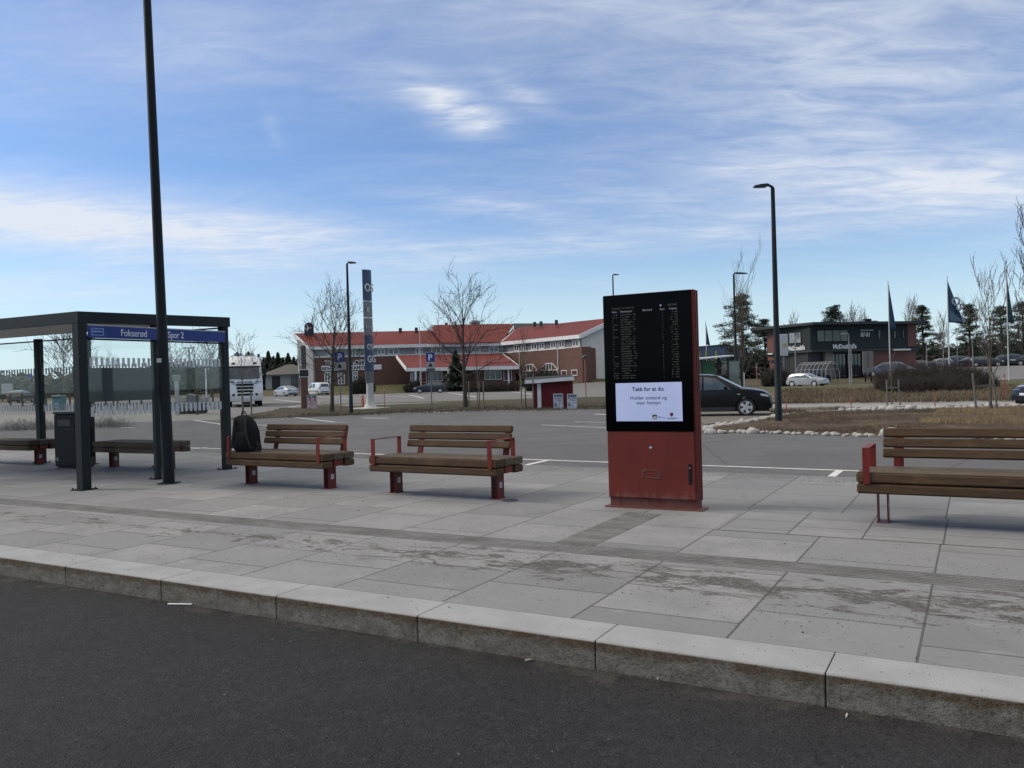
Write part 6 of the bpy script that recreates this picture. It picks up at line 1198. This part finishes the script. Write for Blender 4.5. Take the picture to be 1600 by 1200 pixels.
def post(name, label, px, py, h, r, mt, cat='marker post', tilt=0):
    p = gp(px, py); t = thing(name, label, cat, p); m = MB(); m.tube([(0, 0, -.05), (tilt, 0, h)], r, 8); m.build('rod', mt, t); m = MB(); m.tube([(tilt*.8, 0, h*.8), (tilt*.86, 0, h*.86)], r*1.15, 8); m.build('reflector', mat('reflector_pale', (.5, .4, .35), .4), t); return t
M_or = mat('orange_plastic', (.62, .12, .045), .5); M_rs = mat('red_stick', (.30, .04, .03), .6); M_ps = mat('faded_pink_stick', (.30, .13, .12), .6)
post('marker_post', 'short thick orange marker post left of the sign tower foot', 567, 640, .82, .07, M_or)
post('snow_stick', 'tall thin red snow stick right of the sign tower', 601, 641, 1.35, .022, M_ps)
post('snow_stick', 'short red stick at the left end of the stone-edged bed', 1229, 650, .5, .018, M_rs); post('snow_stick', 'short red stick in the far stones left of the thicket', 1330, 641, .55, .018, M_rs)
post('snow_stick', 'short red stick in front of the dark thicket', 1461, 637, .42, .018, M_rs); post('snow_stick', 'tall red stick on the bank left of the entering dark car', 1570, 628, 1.15, .025, M_rs); post('snow_stick', 'faded pink stick behind the bonnet of the black car', 1183, 607, 2.4, .04, M_ps)
def stakes(label, px, py, offs, h=1.3):
    p = gp(px, py); t = thing('tree_stakes', label, 'tree stakes', p); k = []
    for dx, dy, tl in offs: m = MB(); m.tube([(dx, dy, -.05), (dx+tl, dy, h)], .032, 7); m.build('stake', M_stake, t); k.append((dx+tl*.8, dy))
    for a, b in zip(k, k[1:]): m = MB(); m.box(min(a[0], b[0]), max(a[0], b[0]), a[1]-.015, a[1]+.015, h*.66, h*.72); m.build('tie', M_black if py > 636 and px < 1000 else M_stake, t)
stakes('three wooden stakes tied round the left verge sapling', 746, 640.5, ((-.42, 0, .02), (.10, .3, .0), (.32, -.1, .02)), 1.45)
stakes('three wooden stakes tied round the sapling by the red hut', 822, 641, ((-.20, 0, -.02), (.35, .2, .02)), 1.7)
stakes('wooden stakes supporting the young tree in the yellow grass', 1548, 648, ((-.42, 0, -.10), (.28, .1, -.14)), 1.28)
stakes('wooden stakes supporting the sapling before the thicket', 1395, 634, ((-.22, 0, 0), (.30, .0, -.05)), 1.05)
stakes('two wooden stakes beside the sapling before the lorry', 384, 668, ((-.14, .1, .02), (.24, 0, -.02)), 1.3)
p = PY(915, 600, 61); t = thing('hat_lamp', 'old path lamp with dark hat-shaped shade and pinkish pole beside the hotel gable', 'path lamp', (p.x, 61, 0)); m = MB(); m.tube([(0, 0, 0), (0, 0, 2.95)], .04, 8); m.build('pole', M_ps, t); m = MB(); m.lathe([(.24, 2.92), (.24, 2.98), (.13, 3.10), (.03, 3.14)], 16); m.build('lamp_shade', mat('shade_dark', (.02, .018, .022), .5), t, 50)
# lamps of the restaurant car park
M_lp = mat('pale_pole', (.22, .22, .22), .5)
for px, Y, h, az, lb in ((1328, 82, 5.0, 180, 'grey lamp post with white head in front of the restaurant lettering'), (1331, 84, 3.9, 180, 'shorter lamp post just right of the tall one at the restaurant'), (1244, 84, 4.9, 0, 'thin lamp post before the left windows of the restaurant'), (1449, 95, 3.9, 180, 'lamp post right of the restaurant end wall'), (1475, 118, 3.9, 180, 'small far lamp post left of the middle flagpole'), (1521, 100, 3.9, 180, 'lamp post right of the middle flag'), (1497, 108, 4.6, 0, 'lamp post between the middle flag and the sapling'), (404, 150, 5.2, 0, 'lamp post left of the grey-roofed outbuilding')):
    x = PY(px, 600, Y).x; lamp('lamp_post', lb, (x, Y, H(x, Y)+.02), h, .07, .05, .05, .75 if az == 180 and px != 1331 else .4, R_(az), 'lamps around the restaurant car park', plate=False, mt=M_lp, headw=.35)
# flags
def flagpole(label, px, Y, h, flag, mt, letters=None):
    x = PY(px, 600, Y).x; z = H(x, Y); t = thing('flagpole', label, 'flagpole', (x, Y, z)); m = MB(); m.tube([(0, 0, 0), (0, 0, h)], [.07, .04], 10); m.lathe([(.02, h), (.06, h+.04), (.02, h+.1)], 8); m.build('pole', mat('flagpole_white', (.50, .50, .50), .4), t, 50)
    if flag:
        zt, fw, fh = flag; m = MB(); rings = []; n = 10
        for j in range(n+1):
            f = j/n; w = max(.03, fw*f**.95); z_ = zt-fh*f; rings.append([(.06+w*i/8, .10*math.sin(i*1.1+f*2)*w, z_-.05*fh*(i/8)*f+ (0)) for i in range(9)])
        m.loft(rings, cap=False, closed=False); fl = m.build('flag', mt, t, 60)
        sol = fl.modifiers.new('s', 'SOLIDIFY'); sol.thickness = .01
        m = MB()
        if letters:
            text(letters, fw*.75, mat('flag_letters', (.30, .36, .42), .6), fl, Matrix.Translation((.14, -.16*fw, zt-fh*.45)) @ Matrix.Rotation(R_(90), 4, 'X') @ Matrix.Rotation(R_(-55), 4, 'Z'), 'flag_letters', .01, bold=.04)
            if True:
                m = MB(); m.add([(.06, -.17*fw, zt-fh*.70), (.5*fw+.06, -.17*fw, zt-fh*.86), (.9*fw+.06, -.17*fw, zt-fh*1.0), (.06, -.17*fw, zt-fh*.98)], [(0, 1, 2, 3)]); m.build('flag_pale_field', mat('flag_pale_blue', (.09, .15, .22), .7), fl)
M_flag = mat('flag_navy', (.018, .055, .115), .7)
flagpole('flagpole with a narrow furled blue flag before the restaurant', 1391.5, 80, 9.9, (9.6, .62, 4.3), M_flag); flagpole('flagpole with open dark blue lettered flag', 1484, 84, 10.6, (10.1, 1.5, 4.1), M_flag, 'OS'); flagpole('flagpole with a narrow dark flag at the right edge', 1576.5, 80, 10.7, (9.9, .55, 4.2), mat('flag_green', (.014, .05, .06), .7))
flagpole('thin distant flagpole with dark flag between kiosk and pine', 1105, 120, 8.2, (7.9, .5, 3.0), M_flag); flagpole('white flagpole without a flag in front of the hotel entrance', 658, 114, 9.0, None, None)
# second bus shelter beyond the black car
def shelter2():
    p = PY(1128, 600, 44); t = thing('bus_shelter', 'small distant glass shelter with white roof edges and a green cabinet behind the black car', 'bus shelter', (p.x, 44, -.03), R_(0))
    for x in (-1.05, -.15, .35, 1.05): m = MB(); m.box(x-.035, x+.035, -.035, .035, 0, 2.3); m.build('post', M_steel, t)
    m = MB(); m.prism([(-1.3, -.5, 2.25), (.55, -.5, 2.38), (.55, 1.2, 2.42), (-1.3, 1.2, 2.3)], (0, 0, .06)); m.build('roof', mat('roof_edge_pale', (.6, .62, .62), .4), t)
    m = MB(); m.box(-1.0, -.3, .1, .5, .9, 2.18); m.build('green_cabinet', mat('cabinet_green', (.035, .12, .05), .5), t)
    m = MB(); m.box(.0, 1.0, .02, .03, .3, 2.15); m.build('glass_pane', M_glass, t); m = MB(); m.box(.45, .98, .2, .22, .7, 2.1); m.build('grey_panel', mat('grey_panel', (.22, .25, .23), .6), t)
    m = MB(); m.box(1.15, 1.2, -.05, .0, 0, 1.5); m.build('white_post', M_white, t)
shelter2()
for px, lb in ((1095, 'left yellow-green banner strip above the distant shelter'), (1106, 'middle yellow-green banner strip above the distant shelter'), (1121.5, 'right yellow-green banner strip above the distant shelter')):
    x = PY(px, 600, 58).x; t = thing('banner_post', lb, 'banner', (x, 58, 0)); m = MB(); m.tube([(0, 0, 0), (0, 0, 3.1)], .04, 6); m.build('post', M_black, t); m = MB(); m.rbox(-.12, .0, -.05, -.02, 2.45, 3.05, .01); m.build('banner', mat('banner_lime', (.28, .36, .06), .6), t)
# left side, seen through the glass
def rail_fence():
    Y = 86; xa, xb = PY(-60, 600, Y).x, PY(350, 600, Y).x; t = thing('rail_fence', 'long dark rail fence behind the grey estate car', 'fence', (0, 0, 0))
    for z in (.75, 1.15): m = MB(); m.box(xa, xb, Y-.03, Y+.03, z+.2, z+.32); m.build('rail', mat('fence_dark', (.05, .048, .042), .8), t)
    n = 22
    for i in range(n+1): x = xa+(xb-xa)*i/n; m = MB(); m.box(x-.07, x+.07, Y+.04, Y+.16, .0, 1.5); m.build('fence_post', MT['fence_dark'], t)
rail_fence()
p = PY(91.5, 600, 60); t = thing('recycling_container', 'teal recycling container with pale recycling symbol seen through the shelter', 'container', (p.x, 60, .02), R_(-12)); M_teal = mat('teal_plastic', (.045, .16, .17), .5)
m = MB(); m.rbox(-.34, .34, -.3, .3, .12, 1.1, .03, ax='z'); cb = m.build('container_body', M_teal, t); m = MB(); m.rbox(-.36, .36, -.32, .34, 1.1, 1.22, .03); m.build('lid', mat('teal_lid', (.07, .21, .21), .5), t)
m = MB(); m.box(-.28, .28, -.312, -.304, .98, 1.05); m.build('slot', M_black, cb); m = MB()
for a in (0, 120, 240): m.prism([Vector((math.cos(R_(a+k))*r, -.308, .55+math.sin(R_(a+k))*r)) for k, r in ((0, .16), (80, .16), (80, .09), (0, .09))], (0, .004, 0))
m.box(-.14, .14, -.308, -.304, .28, .36); m.build('recycling_symbol', mat('symbol_pale', (.4, .5, .5), .6), cb)
p = PY(11, 600, 105); t = thing('billboard', 'pale blank billboard beside the rail fence at far left', 'billboard', (p.x, 105, .4)); m = MB(); m.rbox(-.7, .7, -.05, .05, .9, 2.3, .02); m.build('panel', mat('billboard_pale', (.36, .36, .36), .6), t)
for sx in (-.6, .6): m = MB(); m.box(sx-.05, sx+.05, -.04, .04, 0, .9); m.build('leg', M_black, t)
p = PY(47, 600, 110); t = thing('blue_sign', 'small purple-blue sign on a pole left of the second shelter post', 'road sign', (p.x, 110, .4)); m = MB(); m.tube([(0, 0, 0), (0, 0, 3.6)], .05, 6); m.build('post', M_galv, t); m = MB(); m.rbox(-.35, .35, -.06, -.03, 3.0, 3.6, .01); m.build('sign_face', M_blue, t)
def trailer():
    p = PY(303, 600, 46); t = thing('utility_trailer', 'grey covered trailer behind the right shelter pane', 'trailer', (p.x, 46, -.02), R_(8)); Mg = mat('trailer_grey', (.20, .205, .20), .6, 0, (.15, .155, .15), 2)
    m = MB(); m.rbox(-.9, -.35, -.3, .5, .72, 1.02, .02); m.rbox(.3, .62, -.3, .5, .62, .98, .02); m.build('side_boxes', mat('trailer_pale', (.36, .37, .36), .6), t)
    m = MB(); m.prism([(-.38, -.35, .75), (.28, -.35, .62), (.32, -.35, 1.05), (-.30, -.35, 1.18)], (0, .8, 0)); m.build('cover', Mg, t)
    m = MB(); m.box(-1.3, .9, -.05, .05, .5, .58); m.box(-.9, .6, -.3, .5, .55, .63); m.build('chassis', M_black, t)
    for x in (-.55, -.05, .35):
        for y in (-.34, .5): m = MB(); m.lathe([(.1, -.07), (.24, -.07), (.24, .07), (.1, .07)], 16, X=Matrix.Translation((x, y, .25)) @ Matrix.Rotation(R_(90), 4, 'X')); m.build('wheel', M_rubber, t, 40)
    m = MB(); m.tube([(.7, 0, .55), (.78, 0, 1.0), (.66, 0, 1.1)], .05, 6); m.build('crank', mat('trailer_pale', (.36, .37, .36), .6), t)
trailer()
p = PY(276, 600, 44); t = thing('info_post', 'pale square post with a small grey head behind the right shelter pane', 'post', (p.x, 44, -.02)); m = MB(); m.box(-.10, .10, -.06, .06, 0, 1.9); m.build('shaft', mat('trailer_pale', (.36, .37, .36), .6), t); m = MB(); m.rbox(-.19, .19, -.08, .08, 1.9, 2.2, .02); m.build('head', mat('trailer_grey', (.2, .2, .2), .6), t)
p = PY(297, 600, 100); t = thing('twin_lamp', 'distant twin-headed lamp mast behind the right shelter pane', 'street lamp', (p.x, 100, .2)); m = MB(); m.tube([(0, 0, 0), (0, 0, 6.1)], .07, 6); m.build('mast', M_black, t)
for sx in (-1, 1): m = MB(); m.box(min(0, sx*.75), max(0, sx*.75), -.12, .12, 6.1, 6.2); m.build('lamp_head', M_black, t)
p = PY(322, 600, 60); t = thing('striped_pole', 'short white pole near the right shelter post', 'pole', (p.x, 60, 0)); m = MB(); m.tube([(0, 0, 0), (0, 0, 2.9)], .05, 8); m.build('shaft', M_white, t); m = MB(); m.lathe([(.08, 2.9), (.08, 2.96), (.02, 3.0)], 8); m.build('cap', M_black, t)

# ================= LITTER AND GRIT =================
def straw(label, px, py, L, rz, w=.006, name='drinking_straw', cat='litter', mt=None):
    p = PZ(px, py, -.16); m = MB(); m.tube([(-L/2, 0, 0), (L/2, 0, 0)], w, 8); o = m.build(name, mt or M_white, None, 60, loc=(p.x, p.y, -.1575+w), rz=R_(rz)); tag(o, label, cat)
straw('white straw lying on the road against the kerb', 281, 946, .19, -8, .007); straw('short white paper scrap on the road left of the straw', 237, 932.5, .035, -20, .006, 'paper_scrap'); straw('thin pale scrap on the road just left of the straw', 247, 936, .03, 10, .004, 'paper_scrap')
for px, py, rz, lb in ((590, 989, 30, 'cigarette end by the kerb below the second bench'), (825, 1033, 20, 'cigarette end on the road below the kiosk'), (1335, 1108, -2, 'yellowish stub on the road near the right kerb joint'), (1323, 1120, 60, 'white crumb of litter below the right kerb joint'), (1030, 1061, 50, 'white scrap on the road left of the right kerb joint')): straw(lb, px, py, .035, rz, .0045, 'cigarette_end', mt=mat('butt_pale', (.55, .50, .42), .8))
def grit(name, label, u0, u1, v0, v1, z, n, s0, s1, seed, mt):
    rr = random.Random(seed); m = MB()
    for _ in range(n):
        u, v = rr.uniform(u0, u1), v0+(v1-v0)*rr.random()
        if noise.noise((u*.8, v*1.3, seed)) < -.05-.3*rr.random()+.1: continue
        s = rr.uniform(s0, s1)*(2 if rr.random() < .03 else 1); p = UV(u, v, z+s*.3); a = rr.uniform(0, 6.3); X = Matrix.Translation(p) @ Matrix.Rotation(a, 4, 'Z')
        m.add([(-s, -s*.6, -s*.4), (s*.9, -s*.5, -s*.4), (s*.2, s*.8, -s*.4), (0, 0, s*.6)], [(0, 1, 3), (1, 2, 3), (2, 0, 3), (2, 1, 0)], X=X)
    tag(m.build(name, mt), label, cat='grit', kind='stuff')
M_grit = mat('dark_grit', (.06, .055, .05), .9, 0, (.10, .09, .08), 3)
grit('grit', 'dark grit scattered over the paving slabs', -5, 4.5, .05, 4.2, 0, 3600, .0022, .0055, 1, M_grit); grit('grit', 'small pale stones and grit on the bus road by the kerb', -4, 3.2, -1.9, -.01, -.158, 2600, .0018, .0045, 2, mat('pale_grit', (.2, .19, .17), .9, 0, (.07, .065, .06), 3))
grit('grit', 'dark grit in the dirty strip at the far paving edge', -9, 6, 6.9, 8.1, 0, 2500, .003, .008, 3, M_grit)
m = MB(); m.lathe([(.10, .002), (.10, .006), (.085, .006), (.08, .003)], 20); p = PZ(797, 782, 0); o = m.build('drain_cover', mat('iron', (.05, .05, .05), .6), None, 40, loc=(p.x, p.y, 0)); tag(o, 'small round iron cover in the paving right of the second bench', 'cover')
